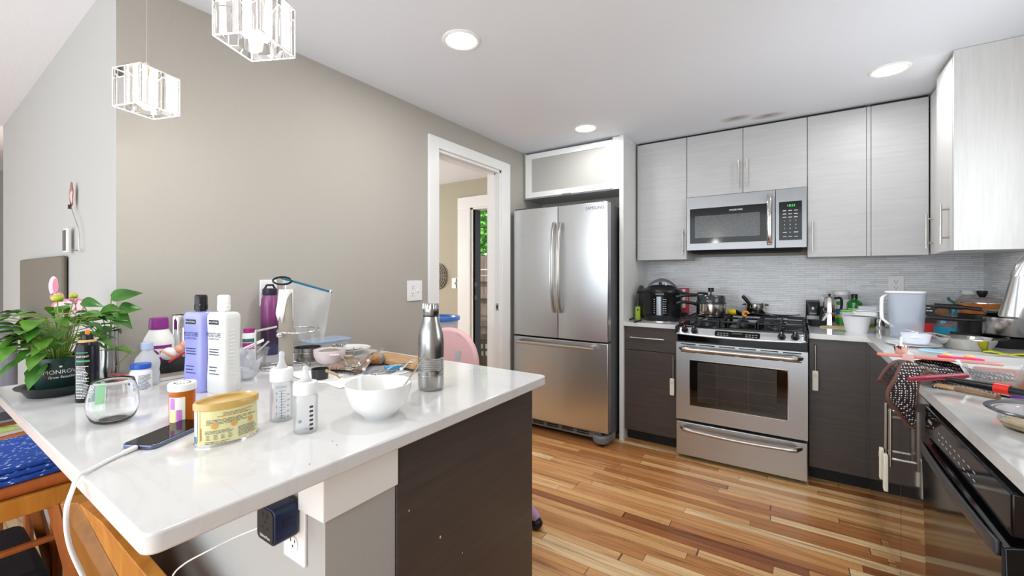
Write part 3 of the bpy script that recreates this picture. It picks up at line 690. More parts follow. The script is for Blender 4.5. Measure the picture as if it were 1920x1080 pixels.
# cooktop with burners and continuous grates
obj('cooktop', G().box(RX0+.001, -.688, .886, RX1-.001, -.045, .921), M['gloss'], t, bevel=.004)
obj('rear_trim', G().box(RX0+.001, -.045, .886, RX1-.001, -.012, .955), M['steelr'], t, bevel=.004)
iron = mat('cast_iron', '1A1A1B', .5, bump=(120, .3))
BC = [(.17, -.53), (.17, -.20), (.38, -.365), (.585, -.53), (.585, -.20)]
for i, (x, y) in enumerate(BC):
    b = obj('burner', G().at((RX0+x, y, 0)).lathe([(0, .921), (.05, .921), (.05, .928), (.036, .932), (.036, .938), (0, .938)], 28), mat('burner_metal', '55565A', .4, .8), t)
    obj('burner_cap', G().at((RX0+x, y, 0)).lathe([(0, .938), (.033, .938), (.035, .942), (.03, .947), (0, .948)], 28), iron, b)
for (a, b) in ((.015, .268), (.272, .482), (.486, .739)):
    g = G(); x0, x1 = RX0+a, RX0+b; y0, y1 = -.665, -.065; z = .958; r = .006
    for (p, q_) in (((x0, y0), (x1, y0)), ((x0, y1), (x1, y1)), ((x0, y0), (x0, y1)), ((x1, y0), (x1, y1)), ((x0, (y0+y1)/2), (x1, (y0+y1)/2))): g.box(min(p[0], q_[0])-r, min(p[1], q_[1])-r, z-.006, max(p[0], q_[0])+r, max(p[1], q_[1])+r, z+.006)
    xm_ = (x0+x1)/2
    for yc in ((-.53, -.20) if b-a > .22 else (-.365,)):
        for (dx, dy) in ((1, 0), (-1, 0), (0, 1), (0, -1)):
            e = (x1-x0)/2 if dx else (.135 if len((-.53, -.2)) and b-a > .22 else .28)
            g.box(xm_+dx*.03-(r if dy else 0), yc+dy*.03-(r if dx else 0), z-.003, xm_+dx*e+(r if dy else 0), yc+dy*e+(r if dx else 0), z+.008)
    for (p, q_) in ((x0, y0), (x1, y0), (x0, y1), (x1, y1), (x0, -.365), (x1, -.365), (xm_, y0)): g.box(p-.008, q_-.008, .9205, p+.008, q_+.008, z)
    obj('grate', g, iron, t, bevel=.002)

# ================================================================ MICROWAVE
MX0, MX1, MY, MZ0, MZ1 = 1.583, 2.338, -.375, 1.452, 1.862
t = thing('microwave_oven', 'stainless over-the-range microwave with a black window and green clock', 'microwave')
obj('body', G().box(MX0+.002, -.345, MZ0+.012, MX1-.002, -.01, MZ1), M['blackm'], t)
obj('underside', G().box(MX0+.03, -.335, MZ0-.012, MX1-.03, -.03, MZ0+.013), M['dark'], t)
mxs = MX0+.575
dd = obj('door', G().box(MX0, MY, MZ0+.005, mxs-.001, -.345, MZ1), M['steelm'], t, bevel=.003)
cp_ = obj('control_side', G().box(mxs+.001, MY, MZ0+.005, MX1, -.345, MZ1), M['steelm'], t, bevel=.003)
def zrow(v): return MZ1-(MZ1-MZ0)*v
g = G().box(MX0+.025, MY-.002, zrow(.86), mxs-.02, MY, zrow(.22)); wn_ = obj('window_frame', g, M['gloss'], dd)
q = N('microwave_window'); hx = q.coord((1, 1, 1)); dots = q.n('ShaderNodeTexVoronoi', {'Vector': hx, 'Scale': 320.0}, feature='F1').outputs[0]
q.l(q.ramp(dots, [(.3, '5A5A59'), (.6, '333332')]), q.p.inputs['Base Color']); q.p.inputs['Roughness'].default_value = .15
g = G(); pts = rrect(.425, .165, .006, 4, MX0+.272, zrow(.56)); g.add([(x, MY-.0026, z) for x, z in pts], [tuple(range(len(pts)))]); obj('window_glass', g, q.m, wn_)
g = G(); text(g, 'FRIGIDAIRE', .017, MX0+.335, zrow(.29), on_y(MY-.0028)); obj('brand_lettering', g, M['wprint'], wn_)
g = G(); n = 16
pts = [(mxs-.034, MY-.010-.035*math.sin(PI*i/n)**.5, zrow(.07)-(zrow(.07)-zrow(.93))*i/n) for i in range(n+1)]
g.grid(lambda u, v: (pts[round(v*n)][0]+.014*math.cos(u*2*PI), pts[round(v*n)][1]+.006*math.sin(u*2*PI), pts[round(v*n)][2]), 16, n+1, True)
h = obj('handle', g, M['steelp'], dd)
for v in (.10, .90): obj('handle_mount', G().box(mxs-.043, MY-.02, zrow(v)-.008, mxs-.025, MY+.001, zrow(v)+.008), M['steelp'], h)
g = G().box(mxs+.022, MY-.002, zrow(.86), MX1-.028, MY, zrow(.22)); kp = obj('keypad', g, M['gloss'], cp_)
kx = (mxs+.022+MX1-.028)/2
g = G(); text(g, '10:21', .022, kx+.005, zrow(.29), on_y(MY-.0026)); obj('clock_digits', g, mat('green_led', '2E9E3E', .4, emit=1.6, ecol='37C84C'), kp)
g = G(); f = on_y(MY-.0026)
for r_ in range(3):
    for c in range(3): rectp(g, f, kx-.043+c*.032, zrow(.37+.055*r_)-.002, kx-.023+c*.032, zrow(.37+.055*r_)+.002)
for r_ in range(4):
    for c in range(3):
        s_ = ('123', '456', '789', ' 0 ')[r_][c]
        if s_ != ' ': text(g, s_, .012, kx-.033+c*.032, zrow(.54+.065*r_), f)
for c in (-1, 1): rectp(g, f, kx-.012+c*.032, zrow(.73)-.002, kx+.012+c*.032, zrow(.73)+.002)
for c in (-1, 0, 1): rectp(g, f, kx-.010+c*.032, zrow(.80)-.0015, kx+.010+c*.032, zrow(.80)+.0015)
obj('key_print', g, M['wprint'], kp)
obj('bottom_vent', G().box(MX0+.06, -.36, MZ0-.002, MX1-.06, -.346, MZ0+.010), M['dark'], t)

# ================================================================ DISHWASHER
t = thing('dishwasher', 'glossy black dishwasher with a button console and ajar door, right side', 'dishwasher')
y0, y1, xd = -2.685, -2.05, 2.617
obj('tub', G().box(xd+.03, y0+.005, .10, XR-.05, y1-.005, .87), M['blackm'], t)
obj('toe_kick', G().box(xd+.05, y0, 0, xd+.07, y1, .10), M['blackm'], t)
con = obj('console', G().box(xd-.012, y0, .79, xd+.03, y1, .872), M['gloss'], t, bevel=.004)
f = on_xn(xd-.0126)
for j in range(2):
    g = G()
    for k in range(9): rectp(g, f, 2.20+k*.035, .815+j*.018, 2.217+k*.035, .818+j*.018)
    obj('button_print', g, mat('pale_button_print', 'C8C8C8', .4), con)
g = G()
for k in range(3): g.ell((xd-.0125, y1-.05-.012*k, .838), .0004, .004, .006, 8, 5)
rectp(g, f, 2.145, .832, 2.155, .835)
obj('button_print', g, mat('pale_button_print', 'C8C8C8', .4), con)
dm = M['gloss']
g = G(); xo = 2.600
g.add([(xo+.012, y0, .13), (xd+.028, y0, .13), (xd+.028, y1, .13), (xo+.012, y1, .13), (xo-.004, y0, .768), (xd+.026, y0, .782), (xd+.026, y1, .782), (xo-.004, y1, .768)],
      [(3, 2, 1, 0), (4, 5, 6, 7), (0, 1, 5, 4), (1, 2, 6, 5), (2, 3, 7, 6), (3, 0, 4, 7)])
dd = obj('door', g, dm, t, bevel=.003)
n = 20
g = G().grid(lambda u, v: (xo-.006-.010*math.sin(PI*u)**.5*(1 if 0 < v < 1 else .7)-.0, y1-.02-(y1-y0-.04)*u, .772-.030*v+.004*math.sin(PI*v)), n+1, 6)
obj('handle', g, mat('dark_satin_plastic', '3E3E41', .32), dd, solid=.006)
g = G(); g.box(xo-.0065, y0+.001, .13, xo+.03, y0+.0025, .766); obj('edge_trim', g, M['blackm'], dd)

# ================================================================ CEILING LIGHTS
def downlight(label, u, v, r, pw):
    p = tz(u, v, ZC); t = thing('ceiling_light', label, 'ceiling light', (p.x, p.y, ZC), group='round recessed ceiling lights')
    g = G(); g.lathe([(r*.80, -.0005), (r*.80, -.006), (r*.9, -.008), (r, -.003), (r, -.0005)], 48); obj('trim_ring', g, M['white'], t)
    g = G(); g.lathe([(0, -.004), (r*.8, -.004)], 48); obj('lens', g, mat('lit_lens', 'FFF6E8', .5, emit=9, ecol='FFF4E2'), t)
    l = bpy.data.lights.new('downlight', 'AREA'); l.shape = 'DISK'; l.size = r*1.4; l.energy = pw; l.color = (.97, .985, 1)
    lo = bpy.data.objects.new('downlight_lamp', l); COL.objects.link(lo); lo.parent = t; lo.location = (0, 0, -.012)
downlight('round recessed light nearest the hanging cube lamps', 865, 75, .088, 6.5)
downlight('round recessed light before the fridge, the farthest and smallest', 1098, 240, .088, 3.2)
downlight('round recessed light above the range side, rightmost on the ceiling', 1668, 130, .088, 3)
cubeglass = mat('thick_cube_glass', 'FFFFFF', .02, trans=1, ior=1.46)
def pendant(label, u, v, zb, s_, rz, w=.105, h=.105):
    p = tz(u, v, zb); t = thing('pendant_lamp', label, 'pendant lamp', (p.x, p.y, zb), rz, group='clear glass cube pendants over the peninsula')
    w *= s_; h *= s_
    # glass block with a round bore
    g = G(); n = 40; ri = w*.31; V = []; F = []
    for z in (0, h):
        for i in range(n):
            a = 2*PI*i/n+PI/4; c, s = math.cos(a), math.sin(a); k = w/2/max(abs(c), abs(s)); V += [(c*k, s*k, z), (c*ri, s*ri, z)]
    for i in range(n):
        j = (i+1) % n; a, b, c_, d_ = 2*i, 2*i+1, 2*j+1, 2*j; m_ = 2*n
        F += [(a, d_, c_, b), (m_+a, m_+b, m_+c_, m_+d_), (a, m_+a, m_+d_, d_), (b, c_, m_+c_, m_+b)]
    g.add(V, F); gs_ = obj('glass_shade', g, cubeglass, t)
    g = G(); e = w/2-.0004; hh = h-.0004
    cs = [(-e, -e), (e, -e), (e, e), (-e, e)]
    for k in range(4):
        (xa, ya), (xb, yb) = cs[k], cs[(k+1) % 4]
        g.tube([(xa, ya, .0004), (xa, ya, hh)], .0016, 6); g.tube([(xa, ya, .0004), (xb, yb, .0004)], .0016, 6); g.tube([(xa, ya, hh), (xb, yb, hh)], .0016, 6)
    obj('frosted_edge', g, mat('frosted_glass_edge', 'FAFAFA', .6, trans=.3), gs_)
    obj('cap', G().at((0, 0, 0)).lathe([(0, h+.0005), (w*.26, h+.0005), (w*.26, h+.006), (.008, h+.010), (.008, h+.028), (0, h+.028)], 24), M['chrome'], t)
    b = obj('bulb', G().lathe([(0, h*.18), (.012, h*.22), (.015, h*.4), (.012, h*.75), (.012, h), (0, h)], 20), mat('lit_bulb', 'FFF3DC', .3, emit=16, ecol='FFF0D6'), t)
    c = obj('cord', G().tube([(0, 0, h+.026), (0, 0, ZC-zb-.02)], .0022, 8), M['nickel'], t)
    obj('canopy', G().lathe([(0, ZC-zb-.022), (.05, ZC-zb-.018), (.06, ZC-zb-.0005), (0, ZC-zb-.0005)], 28), M['chrome'], t)
    l = bpy.data.lights.new('pendant', 'POINT'); l.energy = 3.2; l.shadow_soft_size = .03; l.color = (1, .985, .96)
    lo = bpy.data.objects.new('pendant_lamp_light', l); COL.objects.link(lo); lo.parent = t; lo.location = (0, 0, -.03)
pendant('far glass cube pendant lamp before the beige wall', 276, 208, 1.735, 1, .32)
pendant('near glass cube pendant lamp cut by the top of the frame', 480, 88, 1.745, 1, .45)

# ================================================================ PENINSULA
PX, PY0, PY1 = 1.545, -3.652, -2.5146
g = G(); out = [(XW+.001, PY1), (XW+.001, YW-.012), (.17, YW-.016), (.17, PY0)]
r = .022
out += [(PX-r+r*math.sin(a), PY0+r-r*math.cos(a)) for a in [i*PI/12 for i in range(7)]]
out += [(PX-r+r*math.cos(a), PY1-r+r*math.sin(a)) for a in [i*PI/12 for i in range(7)]]
g.prism(out, .884, ZT); o = obj('worktop', g, M['quartz'], bevel=.004, seg=3); tag(o, 'white quartz peninsula top crowded with bottles and dishes', 'countertop')
t = thing('peninsula_cabinet', 'dark espresso base of the peninsula with a plain end panel', 'cabinet')
obj('end_panel', G().box(1.482, -3.168, 0, 1.500, PY1-.03, .884), M['lamd'], t, bevel=.001)
obj('body', G().box(XW+.02, -3.165, .09, 1.482, PY1-.06, .883), M['lamd'], t)
g = G()
for (y, z, s_) in ((-3.02, .58, .0025), (-3.13, .70, .0016), (-2.93, .49, .0014)): g.ell((1.5005, y, z), .0006, s_, s_*1.6, 8, 4)
obj('paint_speck', g, M['wprint'], t)
g = G().box(XW, -3.35, 0, 1.496, -3.170, .883); struct('wall_peninsula', g, M['wallpale'])
t = thing('support_block', 'white boxed corbel under the peninsula top at the end of the low wall', 'corbel')
obj('block', G().box(1.417, -3.362, .782, 1.508, -3.1705, .8835), M['trim'], t, bevel=.002)
wallplate('white outlet plate on the low peninsula wall, holding a navy adapter', (1.392, -3.3505, .722), 0, .082, .12, 'outlet')
navy = mat('navy_plastic', '16264A', .3)
t = thing('travel_adapter', 'navy blue travel plug adapter pushed into the low wall outlet', 'power adapter', (1.382, -3.36, .763))
g = G(); pts = rrect(.070, .074, .012, 5); g.prism(pts, 0, .05); g.v = [(x, -z, y) for x, y, z in g.v]; obj('body', g, navy, t, bevel=.003)
g = G(); pts = rrect(.062, .066, .010, 5); g.prism(pts, .05, .0515); g.v = [(x, -z, y) for x, y, z in g.v]; fp = obj('socket_face', g, M['blackm'], t)
g = G(); f = on_y(-.0518)
for (x, z, w, h) in ((-.01, .015, .005, .010), (.006, .015, .005, .010), (-.002, .004, .006, .004), (-.012, -.008, .005, .005), (.008, -.008, .005, .005)): rectp(g, f, x, z, x+w, z+h)
obj('socket_hole', g, M['dark'], fp)
g = G(); text(g, 'SublimeWare', .009, 0, -.024, f, .8); obj('brand_lettering', g, M['wprint'], fp)
obj('side_button', G().box(.0348, -.034, -.006, .0356, -.014, .012), mat('navy_button', '101B38', .3), t)
def smooth(pts, n=8):
    P = [Vector(p) for p in pts]; P = [P[0]*2-P[1]]+P+[P[-1]*2-P[-2]]; o = []
    for i in range(1, len(P)-2):
        for k in range(n):
            t_ = k/n; a, b, c, d = P[i-1:i+3]
            o.append(.5*((2*b)+(c-a)*t_+(2*a-5*b+4*c-d)*t_*t_+(3*b-a-3*c+d)*t_**3))
    return o+[P[-2]]
def freept(u, v, k): d = _ray(u, v); return Vector((CAMX+d[0]*k, CAMY+d[1]*k, CAMZ+d[2]*k))
# ---------------------------------------------------------------- phone and cables
pa, pb, pc = tz(226, 836), tz(288, 851), tz(372, 812)
dl_ = (pc-pb).normalized(); ang = math.atan2(dl_.y, dl_.x); ctr = (pa+pb)/2+dl_*.0775
t = thing('smartphone', 'dark smartphone charging face up beside the gold-lidded tin', 'phone', (ctr.x, ctr.y, ZT), ang)
g = G().prism(rrect(.155, .074, .012, 6), .0005, .0095); obj('frame', g, mat('blue_grey_metal', '6E7690', .25, .9), t, bevel=.0025, seg=3)
g = G().prism(rrect(.150, .069, .010, 6), .0095, .0102); sc_ = obj('screen', g, M['gloss'], t)
g = G().box(-.0782, -.006, .003, -.0773, .006, .0065); obj('charging_port', g, M['dark'], t)
e0 = Vector((ctr.x, ctr.y, ZT))-dl_*.0775
cabm = mat('white_cable', 'EDEDEF', .35)
t = thing('charging_cable', 'thick white charging cable curving off the peninsula edge to the phone', 'cable')
pl_ = [e0-dl_*.026+Vector((0, 0, .005)), freept(205, 862, .985), freept(160, 888, .955), freept(134, 920, .925), freept(123, 965, .90), freept(130, 1020, .88), freept(158, 1085, .86), freept(190, 1150, .86), freept(240, 1230, .88)]
pl_ = [pl_[0], pl_[1], Vector((*tz(163, 885, ZT+.004).xy, ZT+.005)), tz(151, 892, ZT+.006)+Vector((0, -.003, 0)), freept(136, 917, .725), freept(124, 960, .70), freept(130, 1020, .70), freept(158, 1085, .71), freept(190, 1150, .72), freept(240, 1230, .74)]; pl_[1] = Vector((*tz(205, 862, ZT+.004).xy, ZT+.004))
obj('cord', G().tube(smooth(pl_), .0036, 10), cabm, t)
obj('plug', G().tube([e0-dl_*.027+Vector((0, 0, .0055)), e0-dl_*.002+Vector((0, 0, .0055))], .0052, 12), cabm, t)
obj('plug_tip', G().tube([e0-dl_*.002+Vector((0, 0, .0055)), e0+dl_*.001+Vector((0, 0, .0055))], .0028, 8), M['steelp'], t)
t = thing('charging_cable', 'thin white cable drooping from the navy travel adapter', 'cable')
pl_ = [Vector((1.347, -3.395, .742)), freept(440, 1008, .90), freept(390, 1033, .88), freept(345, 1058, .87), freept(322, 1085, .86), freept(318, 1140, .86)]
obj('cord', G().tube(smooth(pl_), .0016, 8), cabm, t)

# ---------------------------------------------------------------- item helpers
def place(u, v, z=ZT):
    p = tz(u, v, z); m = mpp(p); th = math.atan((u-PPX)/FPX)
    return p, m, math.cos(th)
def against(u, x):               # point on the peninsula at distance x from the wall line, seen at column u
    q_ = tx(u, 600, x); return Vector((q_.x, q_.y, ZT))
def pthing(name, label, cat, p, rz=None, group=None):
    return thing(name, label, cat, (p[0], p[1], p[2]), FACE(p) if rz is None else rz, group)
def lathe_o(name, prof, m, t, n=40, sx=1, sy=1, **k): return obj(name, G().lathe(prof, n, sx, sy), m, t, **k)

# planter with its saucer
p, m, c = place(108, 737)
tray = pthing('plant_saucer', 'wide black plastic saucer under the green nursery pot', 'saucer', p)
rt = .088
lathe_o('dish', [(0, 0), (rt*.72, 0), (rt*.88, .024), (rt*1.0, .026), (rt*1.02, .030), (rt*.86, .029), (rt*.70, .004), (0, .004)], mat('black_saucer', '1E2426', .35), tray, 56)
pot = pthing('potted_plant', 'leafy green plant with yellow buds in a dark green nursery pot', 'plant', p+Vector((0, 0, .0045)))
rp, hp = .056, .108
lathe_o('pot', [(0, 0), (rp*.80, 0), (rp*.86, .03), (rp*.88, .032), (rp*1.0, hp-.012), (rp*1.05, hp-.011), (rp*1.05, hp), (rp*.97, hp), (rp*.93, hp-.02), (0, hp-.02)], mat('dark_green_pot', '1F3B37', .3), pot, 48)
lathe_o('soil', [(0, hp-.018), (rp*.93, hp-.018)], mat('potting_soil', '2A1F18', .95, bump=(200, .8)), pot)
g = G(); f = on_cyl(rp*.965, -PI/2+.12); text(g, 'MONROVIA', .0165, .006, .067, f); text(g, 'Grow Beautifully', .0105, .006, .052, f, .9); g.ell(f(.0, .083), .004, .001, .003, 8, 4); obj('pot_lettering', g, M['wprint'], pot)
def leaf(g, base, d, L, w, droop=.3, heart=False, up=Vector((0, 0, 1))):
    d = Vector(d).normalized(); side = d.cross(up); side = side.normalized() if side.length > .05 else Vector((1, 0, 0)); nn_ = side.cross(d)
    n = 8; vs = []; fs = []
    for i in range(n+1):
        s_ = i/n; c = Vector(base)+d*L*s_-up*droop*L*s_*s_
        ww = w*(math.sin(PI*min(1, s_*.97+.03)**(.55 if heart else .8)))*(1-.12*(i % 2 if not heart else 0))
        vs += [c-side*ww+nn_*ww*.35, c, c+side*ww+nn_*ww*.35]
    for i in range(n):
        a = 3*i; fs += [(a, a+1, a+4, a+3), (a+1, a+2, a+5, a+4)]
    return g.add(vs, fs)
gl = mat('glossy_green_leaf', '3C6A1E', .32, vary=(25, '5C8E2C')); dgl = mat('deep_green_leaf', '2C5A1E', .28, vary=(14, '4E8A2C'))
R = random.Random(11); g = G(); gs = G(); gd = G()
for i in range(95):
    a = R.uniform(0, 2*PI); r0 = R.uniform(.0, .05); h = hp+R.uniform(.0, .125); out_ = R.uniform(.3, 1)
    base = Vector((r0*math.cos(a), r0*math.sin(a), h)); reach = R.uniform(.02, .085)
    b2 = base+Vector((math.cos(a)*reach, math.sin(a)*reach, R.uniform(-.005, .03)))
    gs.tube([Vector((r0*.4*math.cos(a), r0*.4*math.sin(a), hp-.02)), base, b2], .0013, 5)
    leaf(g if i % 3 else gd, b2, (math.cos(a+R.uniform(-.6, .6)), math.sin(a+R.uniform(-.6, .6)), R.uniform(-.3, .5)), R.uniform(.038, .065), R.uniform(.016, .025), R.uniform(.1, .6))
# long drooping leaves on the viewer's left
for (a, r0, h, L, w, dz) in ((PI*.98, .06, .19, .12, .024, .05), (PI*1.05, .07, .15, .10, .022, -.1), (PI*.9, .05, .165, .10, .02, .2), (PI*1.15, .06, .12, .09, .02, -.5), (PI*1.3, .045, .10, .075, .026, -1.0), (PI*.75, .03, .2, .09, .022, .35)):
    leaf(gd, (r0*math.cos(a), r0*math.sin(a), h), (math.cos(a), math.sin(a), dz), L, w, .25)
obj('foliage', g, gl, pot)['kind'] = 'stuff'; obj('foliage', gd, dgl, pot)['kind'] = 'stuff'; obj('stems', gs, mat('green_stem', '7B9A3C', .5), pot)['kind'] = 'stuff'
bud = mat('yellow_green_bud', 'C2C23A', .5, vary=(60, '8FA53A'))
for (x, y, h, r) in ((.0, -.045, .285, .014), (.034, -.02, .29, .010), (-.075, .0, .17, .006), (.05, .05, .15, .006)):
    st_ = obj('flower_stem', G().tube(smooth([(x*.3, y*.3, hp-.02), (x*.6, y*.8, h*.7), (x, y, h-.01)], 4), .0018, 6), mat('pale_stem', '9DB84E', .5) if False else bpy.data.materials['green_stem'], pot)
    g = G().ell((x, y, h), r, r, r*.85, 14, 8); obj('flower_bud', g, bud, pot)
    g = G()
    for k in range(6): leaf(g, (x, y, h-r*.7), (math.cos(k*PI/3), math.sin(k*PI/3), .1), r*1.5, r*.3, .2)
    obj('sepals', g, gl, pot)
# pink cut-out pick behind the plant
pinkm = mat('pink_felt', 'E58CA8', .7); palep = mat('pale_pink_felt', 'F3DCE6', .7)
q_ = tz(118, 712); t = pthing('plant_pick', 'pink rabbit-shaped cut-out pick standing behind the plant', 'decoration', q_+Vector((0, 0, .085)))
mm = mpp(q_)
def disc(g, x, z, rx, rz_, y0, y1, n=28):
    pts = [(x+rx*math.cos(2*PI*i/n), z+rz_*math.sin(2*PI*i/n)) for i in range(n)]; b = len(g.v); g.prism(pts, y0, y1); g.v[b:] = [(a, -c_, b_) for a, b_, c_ in g.v[b:]]; return g
g = G(); disc(g, -.014, .198, .017, .017, 0, .004); disc(g, .004, .165, .032, .026, 0, .004); disc(g, .026, .19, .010, .014, 0, .004); disc(g, .04, .165, .013, .025, 0, .004); obj('body', g, pinkm, t)
g = G(); disc(g, -.014, .198, .012, .012, .004, .0055); disc(g, .004, .165, .026, .020, .004, .0055); disc(g, .04, .165, .008, .019, .004, .0055); obj('inner_patch', g, palep, t)
g = G(); disc(g, -.022, .235, .0115, .033, 0, .004); obj('ear', g, palep, t); g = G(); disc(g, -.018, .235, .006, .026, .004, .0055); obj('ear_lining', g, pinkm, t)
obj('stick', G().tube([(0, .002, -.085), (0, .002, .15)], .002, 6), M['white'], t)
# steel tumbler with heart-leaved cuttings
q_ = tz(206, 715); t = pthing('plant_cuttings', 'heart-leaved green cuttings standing in a silvery vase', 'plant', q_)
mm = mpp(q_)
lathe_o('vase', [(0, 0), (.021, 0), (.024, .05), (.021, .09), (.0225, .17), (.021, .17), (.019, .09), (.02, .01), (0, .01)], M['steelb'], t)
g = G(); gs = G()
for (x, z, L, w, dx, dz, dr_) in ((.025, .235, .085, .026, 1, .25, .1), (.0, .195, .075, .03, .8, -.35, .25), (-.045, .225, .055, .019, .7, -.15, .2), (.045, .195, .06, .024, .8, .1, .2), (.03, .19, .07, .024, .7, -.8, .3), (-.05, .17, .07, .018, 1, .1, .2), (.0, .14, .05, .02, .5, -1, .1), (-.07, .20, .05, .016, -.9, .1, .3)):
    x -= .022; z += .045
    gs.tube(smooth([(0, 0, .1), (x*.4, -.01, .17), (x, -.015, z)], 4), .0014, 5); leaf(g, (x, -.015, z), (dx, -.25, dz), L, w, dr_, True, Vector((-.2, -.75, .6)).normalized())
obj('foliage', g, dgl, t)['kind'] = 'stuff'
gs.tube([(0, 0, .1), (.035, -.02, .12), (.065, -.02, .088)], .0022, 6); gs.tube([(0, 0, .07), (.015, -.02, .05), (.055, -.02, .10)], .0015, 6)
obj('stems', gs, bpy.data.materials['green_stem'], t)['kind'] = 'stuff'
# aerosol can
p, m, c = place(164, 751); t = pthing('spray_can', 'slim black aerosol can with an orange nozzle, left of the stemless glass', 'spray can', p)
r, h = .0255, .165
lathe_o('can', [(0, 0), (r*.95, 0), (r, .004), (r, h-.012), (r*.86, h), (r*.62, h+.008), (0, h+.008)], mat('black_can', '15151A', .22, .3), t)
lathe_o('collar_ring', [(r*.62, h+.002), (r*.78, h+.001), (r*.8, h+.006), (r*.62, h+.009)], mat('tan_ring', 'C9A66A', .4), t)
lathe_o('actuator', [(0, h+.006), (r*.5, h+.006), (r*.5, h+.022), (r*.36, h+.026), (0, h+.026)], M['black'], t)
obj('nozzle', G().box(-.005, -.012, h+.024, .005, .006, h+.036), mat('orange_nozzle', 'E07B2A', .4), t, bevel=.002)
g = G(); f = on_cyl(r, -PI/2-.45); lines(g, f, -.016, .016, h*.62, 22, .0042, .0018, 4, 3); text(g, 'INSTANT', .007, 0, h*.78, f); obj('label_print', g, M['wprint'], t)
g = G(); rectp(g, f, -.016, h*.69, .016, h*.72, 4); rectp(g, f, -.016, h*.84, .012, h*.855, 4); obj('green_band', g, mat('green_print', '3E9E62', .4), t)
# stemless glass
p, m, c = place(212, 790); t = pthing('stemless_glass', 'empty clear stemless wine glass beside the phone', 'glass', p)
R_, H_ = .050, .102
po = [(0, 0), (.028, 0), (.040, .008), (.048, .028), (R_, .045), (.0475, .070), (.040, H_)]
pi = [(.0388, H_), (.0460, .070), (.0485, .045), (.0465, .028), (.038, .0105), (.026, .006), (0, .0055)]
def fine(pr, k=4):
    o = []
    q = smooth([(a, 0, b) for a, b in pr], k); return [(max(0, v.x), v.z) for v in q]
lathe_o('bowl', [(0, 0)]+fine(po[1:])+fine(pi[:-1])+[(0, .0055)], M['glass'], t, 64, sharp=80)
q_ = tz(184, 757); t = pthing('gum_pack', 'small green pack standing behind the stemless glass', 'package', q_); obj('pack', G().box(-.012, -.004, 0, .012, .004, .052), mat('green_pack', '2FA84A', .35), t, bevel=.001)
obj('side_print', G().box(.0121, -.003, .02, .0125, .003, .04), mat('red_print', 'C43A2A', .4), t)
# pill bottle
p, m, c = place(342, 789); t = pthing('pill_bottle', 'orange prescription pill bottle with a white cap', 'pill bottle', p)
r, h = .0265, .078
lathe_o('vial', [(0, 0), (r*.95, 0), (r, .003), (r, h), (r*.9, h), (r*.9, .004), (0, .004)], mat('amber_plastic', 'E07A10', .15, trans=.45, ior=1.3), t)
lathe_o('cap', [(0, h-.001), (r*1.06, h-.001), (r*1.1, h+.002), (r*1.1, h+.015), (r*1.04, h+.017), (r*.9, h+.016), (0, h+.016)], M['white'], t)
g = G(); f = on_z(h+.0172); 
for k in range(14):
    a = k*2*PI/14; g.box(r*.6*math.cos(a)-.002, r*.6*math.sin(a)-.001, h+.0162, r*.6*math.cos(a)+.002, r*.6*math.sin(a)+.001, h+.0166)
obj('cap_print', g, M['print'], t)
g = G(); f = on_cyl(r, -PI/2-.55); rectp(g, f, -.016, .004, .020, h-.014, 8); lb_ = obj('label', g, mat('pale_label', 'E9E6DC', .5), t)
g = G(); f = on_cyl(r+.0004, -PI/2-.55)
rectp(g, f, -.012, .035, -.001, .062, 3); rectp(g, f, .003, .008, .014, .034, 3); obj('purple_patch', g, mat('pink_purple_print', 'C77AC9', .5), lb_)
g = G(); rectp(g, f, -.014, .006, .001, .033, 3); obj('yellow_patch', g, mat('pale_yellow_print', 'E8E1A0', .5), lb_)
# formula tin
p, m, c = place(426, 822); t = pthing('formula_tin', 'oval pale-yellow baby formula tin with a gold translucent lid', 'tin', p, FACE(p)+.32)
a, b, h = .060, .040, .082
def ov(pr, s=1.0): return [(r_*s, z) for r_, z in pr]
lathe_o('can', [(0, 0), (.98, 0), (1.0, .003), (.985, .006), (.985, h), (0, h)], mat('pale_yellow_tin', 'DED79A', .35, vary=(12, 'E6E2B4')), t, 64, a, b)
lathe_o('base_rim', [(.97, -.0002+.0004), (1.01, .0002), (1.015, .004), (.985, .006)], M['steelp'], t, 64, a, b)
lathe_o('lid', [(0, h+.001), (.9, h+.001), (.93, h+.006), (1.0, h+.008), (1.045, h+.004), (1.04, h-.006), (.985, h-.008)], mat('gold_translucent_lid', 'C9A65E', .25, coat=.3, sss=.1), t, 64, a, b)
def on_oval(off=.0006, s=.985):
    tb = []; L = 0; pr = None
    for i in range(241):
        th = -PI/2+(i-120)*PI/120; q_ = (a*s*math.cos(th), b*s*math.sin(th))
        if pr: L += math.dist(pr, q_)
        tb.append((L, th)); pr = q_
    L0 = tb[120][0]
    def f(x, z):
        x += L0
        for i in range(240):
            if tb[i+1][0] >= x: break
        k = (x-tb[i][0])/(tb[i+1][0]-tb[i][0]); th = tb[i][1]+(tb[i+1][1]-tb[i][1])*k
        n_ = Vector((math.cos(th)/a, math.sin(th)/b, 0)).normalized(); return (a*s*math.cos(th)+n_.x*off, b*s*math.sin(th)+n_.y*off, z)
    return f
f = on_oval(); g = G(); rectp(g, f, -.082, .012, -.068, .078, 3); obj('side_panel_print', g, mat('pale_grey_print', 'C9CFD2', .5), t)
f = on_oval(.0008); g = G(); lines(g, f, -.05, .05, .056, 4, .0028, .0011, 7, 4); lines(g, f, -.052, .0, .0335, 3, .0026, .001, 9, 4); lines(g, f, .008, .055, .033, 8, .0027, .0011, 10, 4); lines(g, f, -.052, .0, .011, 3, .003, .001, 12, 4); lines(g, f, -.02, .04, .0685, 2, .003, .001, 14, 4)
for k in range(4): lines(g, f, -.05+k*.013, -.042+k*.013, .0245, 4, .0027, .001, 20+k, 2)
